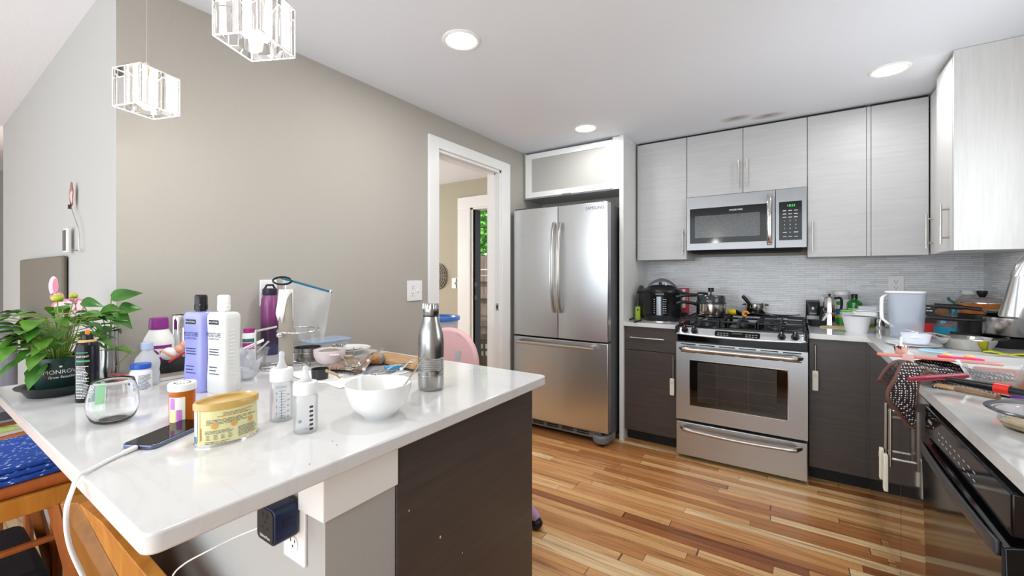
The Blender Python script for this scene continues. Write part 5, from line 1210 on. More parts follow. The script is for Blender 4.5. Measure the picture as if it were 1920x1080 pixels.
for k in range(16):
    u, v = (R.uniform(880, 915), R.uniform(692, 702)) if k < 8 else (R.uniform(500, 760), R.uniform(820, 900))
    q_ = tz(u, v, ZT+.0008); 
    if q_.x < PX-.02: g.ell(tuple(q_), .0011, .0011, .0008, 6, 4)
o = obj('crumbs', g, M['print']); tag(o, 'tiny dark crumbs scattered on the peninsula top', 'crumbs', kind='stuff')
# wall ornament on the pale wall
def wy(u): return YW+.004
wm = mat('rose_gold', 'B98A80', .3, .8)
pC = ty(134, 365, -3.3875); t = thing('wall_ornament', 'rose-gold oval ornament with a cord, stuck on the pale wall', 'ornament', pC)
g = G(); n = 28; g.add([(0, -.006, 0)]+[((.022+.003*math.sin(6*a))*math.cos(a), 0, (.050+.004*math.sin(5*a))*math.sin(a)) for a in [2*PI*i/n for i in range(n)]], [(0, 1+i, 1+(i+1) % n) for i in range(n)]); obj('medallion', g, wm, t, solid=.004)
obj('clip', G().box(-.006, -.010, -.062, .006, 0, -.044), M['black'], t)
e1, e2 = ty(147, 428, -3.3875)-pC, ty(149, 470, -3.3875)-pC
obj('cord', G().tube([(.004, -.003, -.05), tuple(e1)], .0015, 6), M['nickel'], t)
e3 = ty(133, 468, -3.3875)-pC
obj('wire_hook', G().tube([tuple(e1), tuple(e2), tuple(e3)], .0022, 6), M['nickel'], t)
q_ = ty(126, 451, -3.3875); t = thing('wall_switch', 'narrow grey wall plate below the rose-gold ornament', 'switch', q_); obj('plate', G().box(-.03, -.008, -.052, .03, .001, .052), M['white'], t, bevel=.002); obj('rocker', G().box(-.022, -.011, -.045, .022, -.008, .045), mat('dark_grey_rocker', '55524E', .4), t)
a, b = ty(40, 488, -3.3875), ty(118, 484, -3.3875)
t = thing('wall_patch', 'square taupe patch low on the pale wall behind the plant', 'board', (a.x, -3.372, 1.36)); obj('board', G().box(0, -.022, -.5, b.x-a.x, 0, 0), mat('taupe_patch', '6E675B', .8), t, bevel=.01)  # plain taupe square, darker than the wall around it
# ---------------------------------------------------------------- stools and clutter under the overhang
t = thing('wooden_stool', 'honey-coloured wooden stool with a leather seat under the peninsula overhang', 'stool')
lea = mat('orange_leather', 'B5622B', .42, bump=(60, .3), vary=(20, 'A4552A'))
x0, x1, y0, y1 = -.08, .352, -3.88, -3.43
obj('seat', G().box(x0+.01, y0+.01, .603, x1-.012, y1-.01, .640), lea, t, bevel=.014, seg=3)
obj('seat_frame', G().box(x0, y0, .545, x1, y1, .602), M['stoolwood'], t, bevel=.003)
def board(parent, pa, pb, zt, zb, mt, name='leg', th=.022):
    A, B = tz(*pa[0], zt), tz(*pb[0], zt)
    def ext(T, q_):
        best = None
        for i in range(60):
            z = .30+.004*i; P_ = tz(*q_, z); F_ = T+(P_-T)*(zt/(zt-z))*.997
            if best is None or abs(F_.y+3.395) < abs(best.y+3.395): best = F_
        return best
    C, D = ext(A, pa[1]), ext(B, pb[1]); n_ = (B-A).cross(C-A).normalized()*th; n_ = n_ if n_.x < 0 else -n_
    g = G().add([A, B, D, C, A+n_, B+n_, D+n_, C+n_], [(0, 1, 2, 3), (7, 6, 5, 4), (0, 4, 5, 1), (1, 5, 6, 2), (2, 6, 7, 3), (3, 7, 4, 0)]); return obj(name, g, mt, parent, bevel=.002)
board(t, ((86, 950), (121, 1080)), ((110, 946), (148, 1080)), .55, .40, M['redwood'])
for (x, y) in ((x0+.03, y0+.03), (x0+.03, y1-.04), (x1-.04, y0+.03)): obj('leg', G().tube([(x, y, .55), (x+(.03 if x > .1 else -.03), y, .0)], [.02, .016], 8), M['redwood'], t)
obj('stretcher', G().tube([tz(-60, 1062, .42), tz(104, 1005, .42)], .011, 8), M['redwood'], t)
stool1 = t
t = thing('wooden_stool', 'tan slab-legged wooden stool pushed closest to the peninsula corner', 'stool')
board(t, ((112, 946), (150, 1080)), ((146, 943), (219, 1080)), .60, .47, woodmat('brown_slab', '8A561F', 'A8702E', (14, 14, 2)), 'leg', .03)
board(t, ((148, 945), (222, 1080)), ((190, 980), (268, 1074)), .60, .49, M['stoolwood'], 'leg', .03)
pm = tz(150, 943, .62); obj('seat', G().box(pm.x-.10, pm.y+.03, .601, pm.x+.25, pm.y+.13, .62), M['stoolwood'], t, bevel=.004)
q = N('blue_white_weave'); v = q.n('ShaderNodeTexVoronoi', {'Vector': q.coord((1, .45, 1), (0, 0, .6)), 'Scale': 110.0}).outputs[0]; n1 = q.n('ShaderNodeTexNoise', {'Vector': q.coord(), 'Scale': 60.0}).outputs[0]
q.l(q.ramp(q.math('ADD', v, q.math('MULTIPLY', n1, .25)), [(.30, 'D9E6F4'), (.36, '1F55B8'), (1, '123C92')]), q.p.inputs['Base Color']); q.p.inputs['Roughness'].default_value = .9
t = thing('patterned_towel', 'folded royal blue towel with white flecks on the leather seat', 'towel', (.13, -3.60, .641), .12)
for k in range(3): obj('fold', G().box(-.18, -.16, k*.016, .20-.01*k, .115-.01*k, k*.016+.0155), q.m, t, bevel=.007, seg=3)
st2 = copy_tree(stool1); st2.location = (-.53, 0, 0); st2['label'] = 'second honey-coloured wooden stool, farther left, with magazine and tablet on its leather seat'
c_ = tz(18, 806, .641)
t = thing('leaf_print_magazine', 'pale magazine with a green leaf print at the left edge', 'magazine', (c_.x-.02, c_.y-.02, .6415), .25)
obj('pages', G().box(-.12, -.06, 0, .10, .06, .012), M['paper'], t); obj('cover_print', G().box(-.12, -.06, .0122, .10, .03, .0135), mat('leaf_print', '8FB04A', .5, vary=(40, 'C9D88A')), t)
t = thing('red_folder', 'reddish brown folder under the grey tablet at the left edge', 'folder', (-.47, -3.56, .6415), .1); obj('folder', G().box(-.09, -.09, 0, .07, .09, .03), mat('reddish_folder', 'A8604A', .5), t)
t = thing('tablet_computer', 'grey tablet lying on the reddish folder at the left edge', 'tablet', (-.47, -3.56, .6725), .1); obj('case', G().prism(rrect(.17, .15, .01), 0, .008), mat('grey_tablet', '8A9094', .3), t); obj('screen', G().prism(rrect(.16, .14, .008), .0081, .009), M['gloss'], t)
t = thing('grey_armchair', 'grey upholstered chair back behind the plant at the left edge', 'chair', (-1.0, -3.57, 0)); gf = mat('grey_fabric', '8E8D98', .9, bump=(150, .4))
obj('backrest', G().box(-.24, -.0, .45, .24, .09, 1.05), gf, t, bevel=.035, seg=4); obj('seat', G().box(-.22, -.40, .38, .22, -.01, .47), gf, t, bevel=.03, seg=3)
for sx in (-.19, .19):
    for sy in (-.36, .03): obj('leg', G().box(sx-.015, sy-.015, 0, sx+.015, sy+.015, .40), M['redwood'], t)
t = thing('storage_bag', 'black and navy bag on the floor under the stool', 'bag', (.05, -3.65, 0)); obj('bag', G().box(-.3, -.13, 0, .18, .12, .30), mat('navy_black_nylon', '14161E', .7, bump=(40, .5)), t, bevel=.03, seg=3); obj('strap', G().tube(smooth([(-.2, -.05, .30), (-.1, -.06, .37), (.0, -.05, .30)]), .01, 8), mat('blue_strap', '5A8AA0', .7), t)
# ---------------------------------------------------------------- high chair
t = thing('high_chair', 'pink padded high chair behind the peninsula near the doorway', 'high chair', (.70, -2.13, 0), .35)
pk = mat('pink_vinyl', 'E6B7B8', .45, bump=(30, .15)); wf_ = M['white']
def pad(u, v):
    a = PI*(u); w = .185*(math.cos(a)); return (w*(1-.15*(1-v)) , .03+.05*math.sin(a)*.6, .62+(.36*math.sin(a)**.6)*v)
g = G(); n = 22; ring = []
out_ = [(.185*math.cos(PI*i/n), .24*math.sin(PI*i/n)**.75) for i in range(n+1)]
out_ = [(x, z+.74) for x, z in out_]+[(-.165, .60), (.165, .60)]
g.prism(out_, 0, .045); g.v = [(x, .09-z+.25*(max(0, abs(x)-.08))*-1, y) for x, y, z in g.v]
obj('backrest', g, pk, t, bevel=.016, seg=3)
obj('seat', G().box(-.17, -.2, .56, .17, .10, .61), pk, t, bevel=.02, seg=3)
g = G()
for sx in (-1, 1): g.box(sx*.165, -.18, .60, sx*.185, .07, .72)
obj('armrest', g, wf_, t, bevel=.008)
g = G(); g.box(.055, .02, .66, .085, .046, .86); g.box(-.085, .02, .66, -.055, .046, .86); obj('harness_strap', g, mat('grey_webbing', 'B9BCC2', .7), t)
obj('tray', G().prism(rrect(.40, .22, .08, 6, 0, -.27), .70, .725), wf_, t, bevel=.006)
purp = mat('lilac_plastic', 'C9A9D6', .35)
Mi = Matrix.Translation((.70, -2.13, 0)) @ Matrix.Rotation(.35, 4, 'Z'); foot = Mi.inverted() @ Vector((1.198, -2.0, .0))
for (sx, sy) in ((1, 1), (-1, 1), (1, -1), (-1, -1)):
    f_ = Vector((foot.x, foot.y, 0)) if (sx, sy) == (1, -1) or False else Vector((sx*.28, sy*.28, 0))
    top = Vector((sx*.15, sy*.13, .57)); f_.z = .055
    lg = obj('leg', G().tube([top, f_], [.016, .016], 12), wf_, t)
    obj('foot_sleeve', G().tube([f_+(top-f_)*.17, f_+(top-f_)*.0], [.020, .024], 14), purp, t)
    obj('foot_cap', G().ell((f_.x, f_.y, .028), .034, .034, .028, 18, 10), M['black'], t)

# ================================================================ ON THE RIGHT-HAND WORKTOPS AND THE RANGE
ZG = .9665      # top of the grates
def yplace(u, y, z=ZT):
    q_ = ty(u, 500, y); return Vector((q_.x, y, z))
def zof(u, v, p):                # height of photo point (u, v) at the distance of p
    return CAMZ+(PPY-v)*mpp(p)
# electric pressure cooker
p, m, c = place(1238, 594); p = Vector((1.402, -.385, ZT)); t = pthing('pressure_cooker', 'large black electric pressure cooker with side handles, left of the range', 'pressure cooker', p)
R_ = .150; bk = mat('cooker_black', '1A1B1E', .22)
lathe_o('base', [(0, 0), (R_*.86, 0), (R_*.9, .006), (R_*.97, .06), (R_, .12), (R_, .205), (R_*1.03, .212), (R_*1.03, .228), (0, .228)], bk, t, 56)
lathe_o('lid', [(0, .282), (.02, .282), (.07, .276), (.105, .262), (R_*.99, .243), (R_*1.02, .232), (R_*1.02, .2285), (0, .2285)], bk, t, 56)
for s_ in (-1, 1): obj('side_handle', G().tube(smooth([(s_*R_*.95, -.035, .215), (s_*(R_+.03), -.02, .218), (s_*(R_+.03), .02, .218), (s_*R_*.95, .035, .215)]), .009, 8), bk, t)
g = G(); n = 16; P_ = [(-.110+.220*i/n, .258+.068*math.sin(PI*i/n)**.7) for i in range(n+1)]
for i in range(n):
    (a0, b0), (a1, b1) = P_[i], P_[i+1]; b = len(g.v)
    g.add([(a0, -.022, b0-.020), (a1, -.022, b1-.020), (a1, .022, b1-.020), (a0, .022, b0-.020), (a0, -.022, b0+.004), (a1, -.022, b1+.004), (a1, .022, b1+.004), (a0, .022, b0+.004)], [(3, 2, 1, 0), (4, 5, 6, 7), (0, 1, 5, 4), (1, 2, 6, 5), (2, 3, 7, 6), (3, 0, 4, 7)])
obj('lid_handle', g, bk, t)
obj('steam_valve', G().cyl(.012, .280, .302, c=(-.01, -.03)), M['black'], t); obj('float_valve', G().cyl(.008, .278, .292, c=(.03, -.03)), M['nickel'], t)
f = on_cyl(R_*1.0+.001); g = G(); rectp(g, f, -.065, .05, .04, .195, 10); fp = obj('control_panel', g, M['gloss'], t)
f = on_cyl(R_*1.0+.002); g = G(); rectp(g, f, -.038, .052, -.008, .192, 4); obj('silver_strip', g, mat('silver_strip', '9AA0A4', .3, .6), fp)
g = G(); text(g, 'Instant', .022, -.015, .213, on_cyl(R_*1.03+.0015))
for k in range(7):
    for x in (-.056, .012, .026): rectp(g, f, x-.004, .068+k*.017, x+.006, .072+k*.017, 1)
obj('panel_print', g, mat('cooker_print', 'B8BCC0', .5), fp)
lathe_o('base_ring', [(R_*.87, 0.0002), (R_*.9, .0004), (R_*.9, .004), (R_*.87, .004)], M['steelp'], t)
p = yplace(1193, -.30); t = pthing('round_board', 'grey-brown oval board leaning on the pale end panel behind the cooker', 'board', (1.207, -.22, ZT), 0)
g = G(); n = 30; g.prism([(.12*math.cos(2*PI*i/n), .135+.135*math.sin(2*PI*i/n)) for i in range(n)], -.006, .006); g.v = [(-z+.0, x, y) for x, y, z in g.v]; o = obj('board', g, mat('grey_brown_board', '6A6158', .6), t); o.rotation_euler.y = -.06
p = tz(1196, 599); t = pthing('lime_bottle', 'small lime-green bottle with a dark cap in the corner by the end panel', 'bottle', p)
obj('bottle', G().prism(rrect(.040, .022, .006), 0, .105), mat('lime_plastic', '9CB81E', .35), t, bevel=.003); obj('cap', G().prism(rrect(.018, .016, .004), .105, .135), M['black'], t); g = G(); disc(g, 0, .078, .007, .007, .0112, .012); obj('label_dot', g, M['print'], t)
t = thing('power_cord', 'black cord bundle on the worktop before the lime-green bottle', 'cord'); obj('cord', G().tube(smooth([tz(1181, 599, ZT+.006), tz(1188, 597, ZT+.012), tz(1194, 602, ZT+.006), tz(1201, 601, ZT+.006), tz(1190, 604, ZT+.006)]), .006, 8), M['black'], t)
p = yplace(1281, -.13); t = pthing('red_carton', 'tall red and white carton beside the black cooker', 'carton', p, .15)
h = .25; rdm = mat('carton_red', 'C0152F', .4); obj('carton', G().box(-.06, -.03, 0, .045, .03, h), rdm, t, bevel=.001)
obj('white_panel', G().box(-.0605, -.0308, .09, .018, -.0302, h-.01), M['wprint'], t); obj('base_print', G().box(-.05, -.0312, .012, .035, -.0303, .05), M['print'], t)
g = G(); v_, f_ = glyphs('CAFE'); g.add([(.032-y*.022*0+(-y)*.024, -.0309, .16+x*.03) for x, y, z in v_], f_); obj('carton_lettering', g, M['wprint'], t)
p = yplace(1277, -.30); t = pthing('copper_trivet', 'round copper-pink trivet between the cooker and the range', 'trivet', (1.52, -.36, ZT)); lathe_o('disc', [(0, 0), (.045, 0), (.047, .004), (.045, .008), (0, .008)], mat('copper_pink', 'C98E78', .4, .3), t)
# --- on the range
p = tz(1333, 594, ZG); t = pthing('pressure_saucepan', 'steel pressure saucepan with a dark lid and long black handles on the front left burner', 'saucepan', p)
R_ = .098
lathe_o('pan', [(0, 0), (R_*.86, 0), (R_*.95, .012), (R_, .03), (R_, .095), (R_*1.03, .097), (R_*.98, .098), (R_*.96, .012), (0, .004)], M['steelp'], t, 48)
lathe_o('lid', [(R_*1.04, .097), (R_*1.04, .108), (R_*.99, .112), (R_*.97, .145), (R_*.88, .158), (.02, .166), (0, .166)], mat('dark_enamel', '2B2F31', .2, coat=.4), t, 48)
obj('valve_knob', G().cyl(.005, .165, .185).cyl(.019, .183, .212), M['black'], t)
obj('handle', G().tube(smooth([(-R_*.9, 0, .085), (-.13, -.01, .098), (-.19, -.015, .104), (-.235, -.015, .092)]), [.012]*24+[.014], 10), M['black'], t)
obj('lid_handle', G().tube(smooth([(-.02, 0, .170), (-.08, -.005, .172), (-.10, -.01, .158), (-.17, -.015, .156), (-.235, -.015, .140)]), [.008]*16+[.013]*17, 10), M['black'], t)
obj('handle_bracket', G().box(-R_*1.0, -.016, .10, -.055, .016, .135), M['steelp'], t, bevel=.003)
p = tz(1416, 590, ZG); t = pthing('small_pot', 'small shiny steel pot with an upright black handle at the back of the range', 'pot', p)
R_ = .068
lathe_o('pot', [(0, 0), (R_*.9, 0), (R_, .01), (R_, .082), (R_*1.05, .086), (R_*.97, .086), (R_*.95, .01), (0, .004)], M['steelp'], t, 40)
for s_ in (-1, 1): obj('side_handle', G().box(s_*R_, -.012, .072, s_*(R_+.02), .012, .082), M['black'], t, bevel=.003)
obj('handle', G().tube([(-.03, -.04, .075), (-.06, -.05, .115), (-.085, -.05, .145)], [.009, .013, .012], 10), M['black'], t)
p = tz(1374, 591, ZG); t = pthing('lemon_half', 'yellow squeezed lemon lying on the grates between the two pots', 'lemon', p); obj('lemon', G().ell((0, 0, .024), .038, .026, .024, 16, 10), mat('lemon_yellow', 'E8CB1A', .5, bump=(80, .3)), t)
p = tz(1398, 594, ZG); t = pthing('orange_peel', 'curled orange peel on the grates before the small steel pot', 'peel', p); g = G(); g.tube([(.017*math.cos(a), 0, .022+.016*math.sin(a)) for a in [i*PI/9 for i in range(16)]], .0085, 8); obj('peel', g, mat('orange_peel', 'E59A3C', .6, bump=(70, .3)), t)
p = tz(1386, 592, ZG); t = pthing('black_ladle', 'black plastic ladle lying across the grates behind the orange peel', 'ladle', p); obj('bowl', G().at((.005, .02, .03), ry=.5).grid(lambda u, v: (.03*math.sin(PI/2*v)*math.cos(2*PI*u), .03*math.sin(PI/2*v)*math.sin(2*PI*u), -.03*math.cos(PI/2*v)), 20, 8, True), M['black'], t, solid=.002); obj('handle', G().tube(smooth([(.02, .03, .03), (.08, .04, .02), (.2, .04, .007)]), .005, 8), M['black'], t)
p = tz(1468, 591, ZG); t = pthing('enamel_plate', 'flat white plate balanced on the right rear grate', 'plate', p); lathe_o('plate', [(0, 0), (.07, 0), (.105, .012), (.106, .015), (.07, .006), (0, .005)], M['whitep'], t, 48)
# --- right of the range, along the wall
def pouch(label, p, w, h, d, m1, m2, rz):
    t = pthing('coffee_bag', label, 'bag', p, rz)
    obj('bag', G().grid(lambda u, v: (w/2*math.cos(2*PI*u)*(1-.08*v), (d/2)*math.sin(2*PI*u)*(1-v**2*.93), h*v), 28, 9, True), m1, t)
    obj('top_seal', G().box(-w*.46, -.002, h*.985, w*.46, .002, h*1.07), m1, t)
    if m2:
        f = lambda x, z: (x, -(d/2)*math.sqrt(max(0, 1-(x/(w/2))**2))*(1-(z/h)**2*.93)-.0012, z)
        g = G(); rectp(g, f, -w*.42, .01, w*.42, h*.28, 8); b = obj('grey_band', g, m2, t)
        g2 = G(); rectp(g2, f, -w*.42, h*.28, w*.42, h*.40, 8); obj('grey_band_upper', g2, m2, t)
        f2 = lambda x, z: (f(x, z)[0], f(x, z)[1]-.001, z); g = G(); text(g, 'WHOLE', .012, 0, h*.5, f2); g.ell(f2(0, h*.72), .008, .0008, .010, 10, 6); obj('bag_print', g, M['wprint'], t)
        g = G(); rectp(g, f2, -w*.2, h*.12, w*.25, h*.17, 2); rectp(g, f2, -w*.1, h*.22, w*.15, h*.25, 2); obj('dark_print', g, M['print'], t)
    return t
pouch('black coffee bag with a grey lower label, nearest the range', yplace(1524, -.085), .088, .165, .06, M['black'], mat('grey_bag_print', 'A9AFB4', .4), 0)
pouch('plain black coffee bag half hidden behind the coffee pot', yplace(1543, -.075), .075, .125, .05, M['blackm'], None, 0)
p = tz(1532, 612); t = pthing('black_dish', 'small black dish with a white spoon, right next to the range', 'dish', p); obj('dish', G().lathe([(0, 0), (.036, 0), (.052, .045), (.049, .045), (.034, .004), (0, .004)], 32, 1.1, .8), mat('dark_green_black', '23292A', .4), t)
t = pthing('spoon', 'white spoon leaning out of the small black dish', 'spoon', p+Vector((.01, -.005, .008))); obj('spoon', G().tube([(0, 0, 0), (.02, 0, .03), (.05, 0, .085)], [.004, .005, .009], 8), M['white'], t)
p = tz(1568, 613); t = pthing('bread_board', 'thin pale wooden board under the stovetop coffee pot', 'cutting board', p+Vector((0, .02, 0)), 0); obj('board', G().prism(rrect(.23, .17, .012), 0, .010), woodmat('pale_board', 'C9A878', 'DCC298', (4, 30, 4)), t, bevel=.002)
p = tz(1556, 609, ZT+.0105)+Vector((-.004, -.035, 0)); t = pthing('coffee_pot', 'polished steel stovetop coffee pot with a black handle', 'coffee pot', p)
g = G(); g.lathe([(0, 0), (.043, 0), (.044, .004), (.036, .075), (.034, .085), (.038, .09), (.032, .185), (.030, .19), (0, .19)], 10); obj('body', g, M['steelp'], t, sharp=20)
obj('lid', G().lathe([(0, .205), (.010, .204), (.031, .191), (.031, .189), (0, .189)], 10), M['steelp'], t); obj('spout', G().add([(-.030, -.012, .165), (-.050, 0, .196), (-.030, .012, .165), (-.030, 0, .192)], [(0, 1, 3), (1, 2, 3), (0, 2, 1), (0, 3, 2)]), M['steelp'], t)
obj('handle', G().tube(smooth([(.028, 0, .188), (.060, 0, .188), (.066, 0, .15), (.060, 0, .10)]), .008, 8), M['black'], t); obj('lid_knob', G().ell((0, 0, .210), .008, .008, .008, 10, 8), M['black'], t)
p = tz(1575, 606, ZT+.0105); t = pthing('tea_glass', 'glass of amber tea standing behind the coffee pot handle', 'glass', p); lathe_o('glass', [(0, 0), (.026, 0), (.030, .075), (.028, .075), (.024, .004), (0, .004)], M['thinglass'], t); lathe_o('tea', [(0, .005), (.024, .005), (.028, .06), (0, .06)], mat('amber_tea', 'A0762A', .1, trans=.5, ior=1.3), t)
def labelled(name, label, cat, p, r, h, body, capm, caph, bands, neck=.8, capr=.8):
    t = pthing(name, label, cat, p)
    lathe_o('bottle', [(0, 0), (r*.96, 0), (r, .005), (r, h*.76), (r*.96, h*.85), (r*neck, h*.95), (r*neck, h), (0, h)], body, t, 40)
    lathe_o('cap', [(0, h), (r*capr, h-.001), (r*capr, h+caph), (r*capr*.95, h+caph+.002), (0, h+caph+.002)], capm, t, 32)
    for (z0, z1, mm_) in bands: g = G(); rectp(g, on_cyl(r), -r*1.3, h*z0, r*1.3, h*z1, 14); obj('label', g, mm_, t)
    return t
p = yplace(1577, -.075); hb = zof(1577, 547, p)-ZT-.02
t = labelled('vitamin_jar', 'big clear jar with a white lid and blue, white and green label', 'jar', p, .049, hb, M['milky'], M['white'], .022, ((.56, .86, M['wprint']), (.38, .56, mat('ocean_blue_print', '2878B8', .4)), (.28, .38, mat('yellow_print', 'C8C83C', .4)), (.05, .28, mat('leaf_green_print', '2F9A34', .4))), .88, .92)
g = G(); f = on_cyl(.0502); n = 18; g.add([f(-.012, hb*.74)]+[f(-.012+.014*math.cos(2*PI*i/n), hb*.74+.014*math.sin(2*PI*i/n)) for i in range(n)], [(0, 1+i, 1+(i+1) % n) for i in range(n)]); obj('green_badge', g, bpy.data.materials['leaf_green_print'], t)
p = yplace(1602, -.11); hb = zof(1602, 559, p)-ZT
t = labelled('soap_bottle', 'squat green bottle with a black cap and pale blue label', 'bottle', p, .043, hb, mat('green_bottle_glass', '167A2A', .12, coat=.5), M['black'], .026, ((.30, .56, mat('pale_blue_print', 'B4D2E4', .5)),), .42, .42)
g = G(); f = on_cyl(.0442); g.ell(f(.004, hb*.40), .008, .001, .012, 10, 6); obj('label_figure', g, M['print'], t)
g = G(); rectp(g, on_cyl(.0437), -.040, hb*.62, .03, hb*.66, 8); obj('pale_line', g, mat('mint_print', 'A5D8B4', .5), t)
# white tub heaped with lids
p = tz(1606, 623); t = pthing('plastic_tub', 'white tapered plastic tub at the corner of the worktop, heaped with lids', 'tub', p); wtub = mat('frosty_white_plastic', 'E4E5E6', .35, sss=.05)
hb = .098; obj('tub', G().lathe([(0, 0), (.050, 0), (.070, hb), (.075, hb), (.075, hb+.004), (.068, hb+.004), (.048, .004), (0, .004)], 40, 1.05, .85), wtub, t)
zt = ZT+hb+.006
for (nm, lb, dx, dy, dz, w, d, hh_, mt, rz) in (('food_container', 'clear shallow container lying on the white tub at its left', -.035, 0, 0, .085, .07, .022, M['milky'], .2), ('food_container', 'white lidded container stacked on the white tub, right side', .045, .0, .002, .12, .09, .026, wtub, -.15), ('container_lid', 'bright green lid on the pile above the white tub', -.04, .01, .025, .075, .07, .007, mat('bright_green_plastic', '7CC22A', .35), .1), ('container_lid', 'thin white lid on the pile above the white tub', .055, .01, .030, .125, .10, .006, wtub, .2), ('food_container', 'topmost translucent container of the pile above the white tub', .055, .02, .037, .095, .08, .022, M['milky'], .1)):
    t = thing(nm, lb, 'lid' if 'lid' in nm else 'container', (p.x+dx, p.y+dy, zt+dz), FACE(p)+rz); obj('lid' if 'lid' in nm else 'box', G().prism(rrect(w, d, .012), 0, hh_), mt, t, bevel=.002)
p = tz(1649, 616); t = pthing('creamer_jug', 'tiny steel creamer jug between the white tub and the water pitcher', 'jug', p); lathe_o('jug', [(0, 0), (.026, 0), (.030, .02), (.026, .05), (.024, .065), (.022, .065), (.024, .05), (.027, .02), (0, .003)], M['steelp'], t); obj('handle', G().tube([(.024, 0, .055), (.042, 0, .05), (.040, 0, .025), (.028, 0, .02)], .003, 6), M['steelp'], t)
p = tz(1632, 612); t = pthing('yellow_sponge', 'olive-yellow sponge lying behind the white tub', 'sponge', p); obj('sponge', G().box(-.045, -.03, 0, .04, .03, .022), mat('olive_sponge', 'A69A2C', .9, bump=(90, .6)), t, bevel=.004)
# water pitcher
p = tz(1694, 633); t = pthing('water_pitcher', 'tall translucent water filter pitcher with a white handle and lid', 'pitcher', p, FACE(p))
pm_ = thin_clear('pale_blue_plastic', op=.42, body='D3DEF0', rough=.05)
hP = zof(1694, 548, p)-ZT; w = .165; d = .10
def pit(k, off=0): return [(x, y) for x, y in rrect(w*k+off, d*k+off, .03, 5)]
g = G(); V = []; F = []; n = len(pit(1)); lv = [(0, .80), (.004, .84), (hP*.5, .93), (hP*.98, 1.0)]
for z, k in lv: V += [(x+.012, y, z) for x, y in pit(k)]
for i in range(len(lv)-1):
    for j in range(n): F.append((i*n+j, i*n+(j+1) % n, (i+1)*n+(j+1) % n, (i+1)*n+j))
F.append(tuple(range(n-1, -1, -1))); g.add(V, F); obj('body', g, pm_, t)
g = G(); V = []; F = []
for z, k in ((hP*.32, .55), (hP*.65, .72), (hP*.96, .93)): V += [(x+.012, y, z) for x, y in pit(k)]
for i in range(2):
    for j in range(n): F.append((i*n+j, i*n+(j+1) % n, (i+1)*n+(j+1) % n, (i+1)*n+j))
F.append(tuple(range(n-1, -1, -1))); g.add(V, F); obj('filter_reservoir', g, thin_clear('cloudy_white', op=.5, body='EEF1F6'), t)
obj('lid', G().prism([(x+.006, y) for x, y in rrect(w*1.06, d*1.03, .03)], hP*.98, hP*1.025), M['white'], t, bevel=.004)
g = G(); ht = [(-.068, hP*.97), (-.095, hP*.90), (-.102, hP*.80), (-.102, hP*.45), (-.090, hP*.36), (-.048, hP*.22)]
q_ = smooth([(x, 0, z) for x, z in ht]); V = []; F = []
for i, c_ in enumerate(q_):
    V += [(c_.x, -.014, c_.z), (c_.x+.018, -.014, c_.z), (c_.x+.018, .014, c_.z), (c_.x, .014, c_.z)]
for i in range(len(q_)-1):
    for j in range(4): F.append((4*i+j, 4*i+(j+1) % 4, 4*i+4+(j+1) % 4, 4*i+4+j))
F += [(3, 2, 1, 0), tuple(4*(len(q_)-1)+j for j in range(4))]; g.add(V, F); obj('handle', g, M['white'], t, bevel=.003)
# carton behind the pitcher, jug in the corner
p = yplace(1747, -.16); t = pthing('snack_carton', 'black carton with a red lower band leaning behind the water pitcher', 'carton', p, -.2)
h1 = zof(1747, 572, p)-ZT; obj('carton', G().box(-.09, -.025, 0, .085, .025, h1), M['black'], t, bevel=.001); obj('red_band', G().box(-.0905, -.0256, .004, .0855, -.025, h1*.34), mat('bright_red_print', 'D0202A', .4), t); obj('red_base', G().box(.0851, -.025, .004, .0857, .025, h1*.34), bpy.data.materials['bright_red_print'], t)
g = G(); f = on_y(-.0262); text(g, 'SPICY', .030, -.01, h1*.55, f); lines(g, f, -.07, .02, h1*.92, 2, .018, .006, 6, 1); obj('carton_lettering', g, M['wprint'], t); g = G(); disc(g, .045, h1*.78, .032, .022, .0255, .0262); obj('food_picture', g, mat('brown_food_print', '7A4A28', .5, vary=(60, 'A8704A')), t)
p = yplace(1816, -.085); hb = zof(1814, 552, p)-ZT; t = pthing('water_jug', 'large clear plastic water jug with a white cap in the back corner', 'jug', p)
lathe_o('jug', [(0, 0), (.062, 0), (.067, .01), (.067, hb*.35), (.063, hb*.4), (.067, hb*.45), (.067, hb*.68), (.05, hb*.88), (.028, hb*.97), (.028, hb), (0, hb)], M['film'], t, 40); lathe_o('cap', [(0, hb), (.031, hb), (.031, hb+.024), (0, hb+.024)], M['white'], t, 28)
g = G(); rectp(g, on_cyl(.0675), -.06, hb*.52, .06, hb*.66, 10); obj('label', g, thin_clear('pale_label_film', op=.5, body='E6EEF2'), t)
# teal dome dish
p = tz(1789, 628); R_ = .088; t = pthing('dome_toy', 'teal round dish under a clear dome with a blue knob', 'toy', p); teal = mat('teal_plastic', '1E9DB8', .3)
lathe_o('base', [(0, 0), (R_*.88, 0), (R_, .012), (R_*1.0, .048), (R_*.93, .050), (R_*.9, .02), (0, .02)], teal, t, 48); lathe_o('dome', fine([(R_*.9, .049), (R_*.82, .085), (R_*.55, .115), (R_*.2, .130)])+[(0, .131)], M['clearp'], t, 40); obj('knob', G().ell((0, 0, .142), .012, .012, .013, 14, 10), mat('cyan_plastic', '3FB9DC', .3), t); obj('blue_bead', G().ell((-.045, -.02, .072), .014, .012, .014, 12, 8), bpy.data.materials['cyan_plastic'], t); obj('orange_bead', G().ell((.03, .01, .075), .022, .02, .024, 12, 8), mat('orange_bead', 'D98A4A', .4), t)
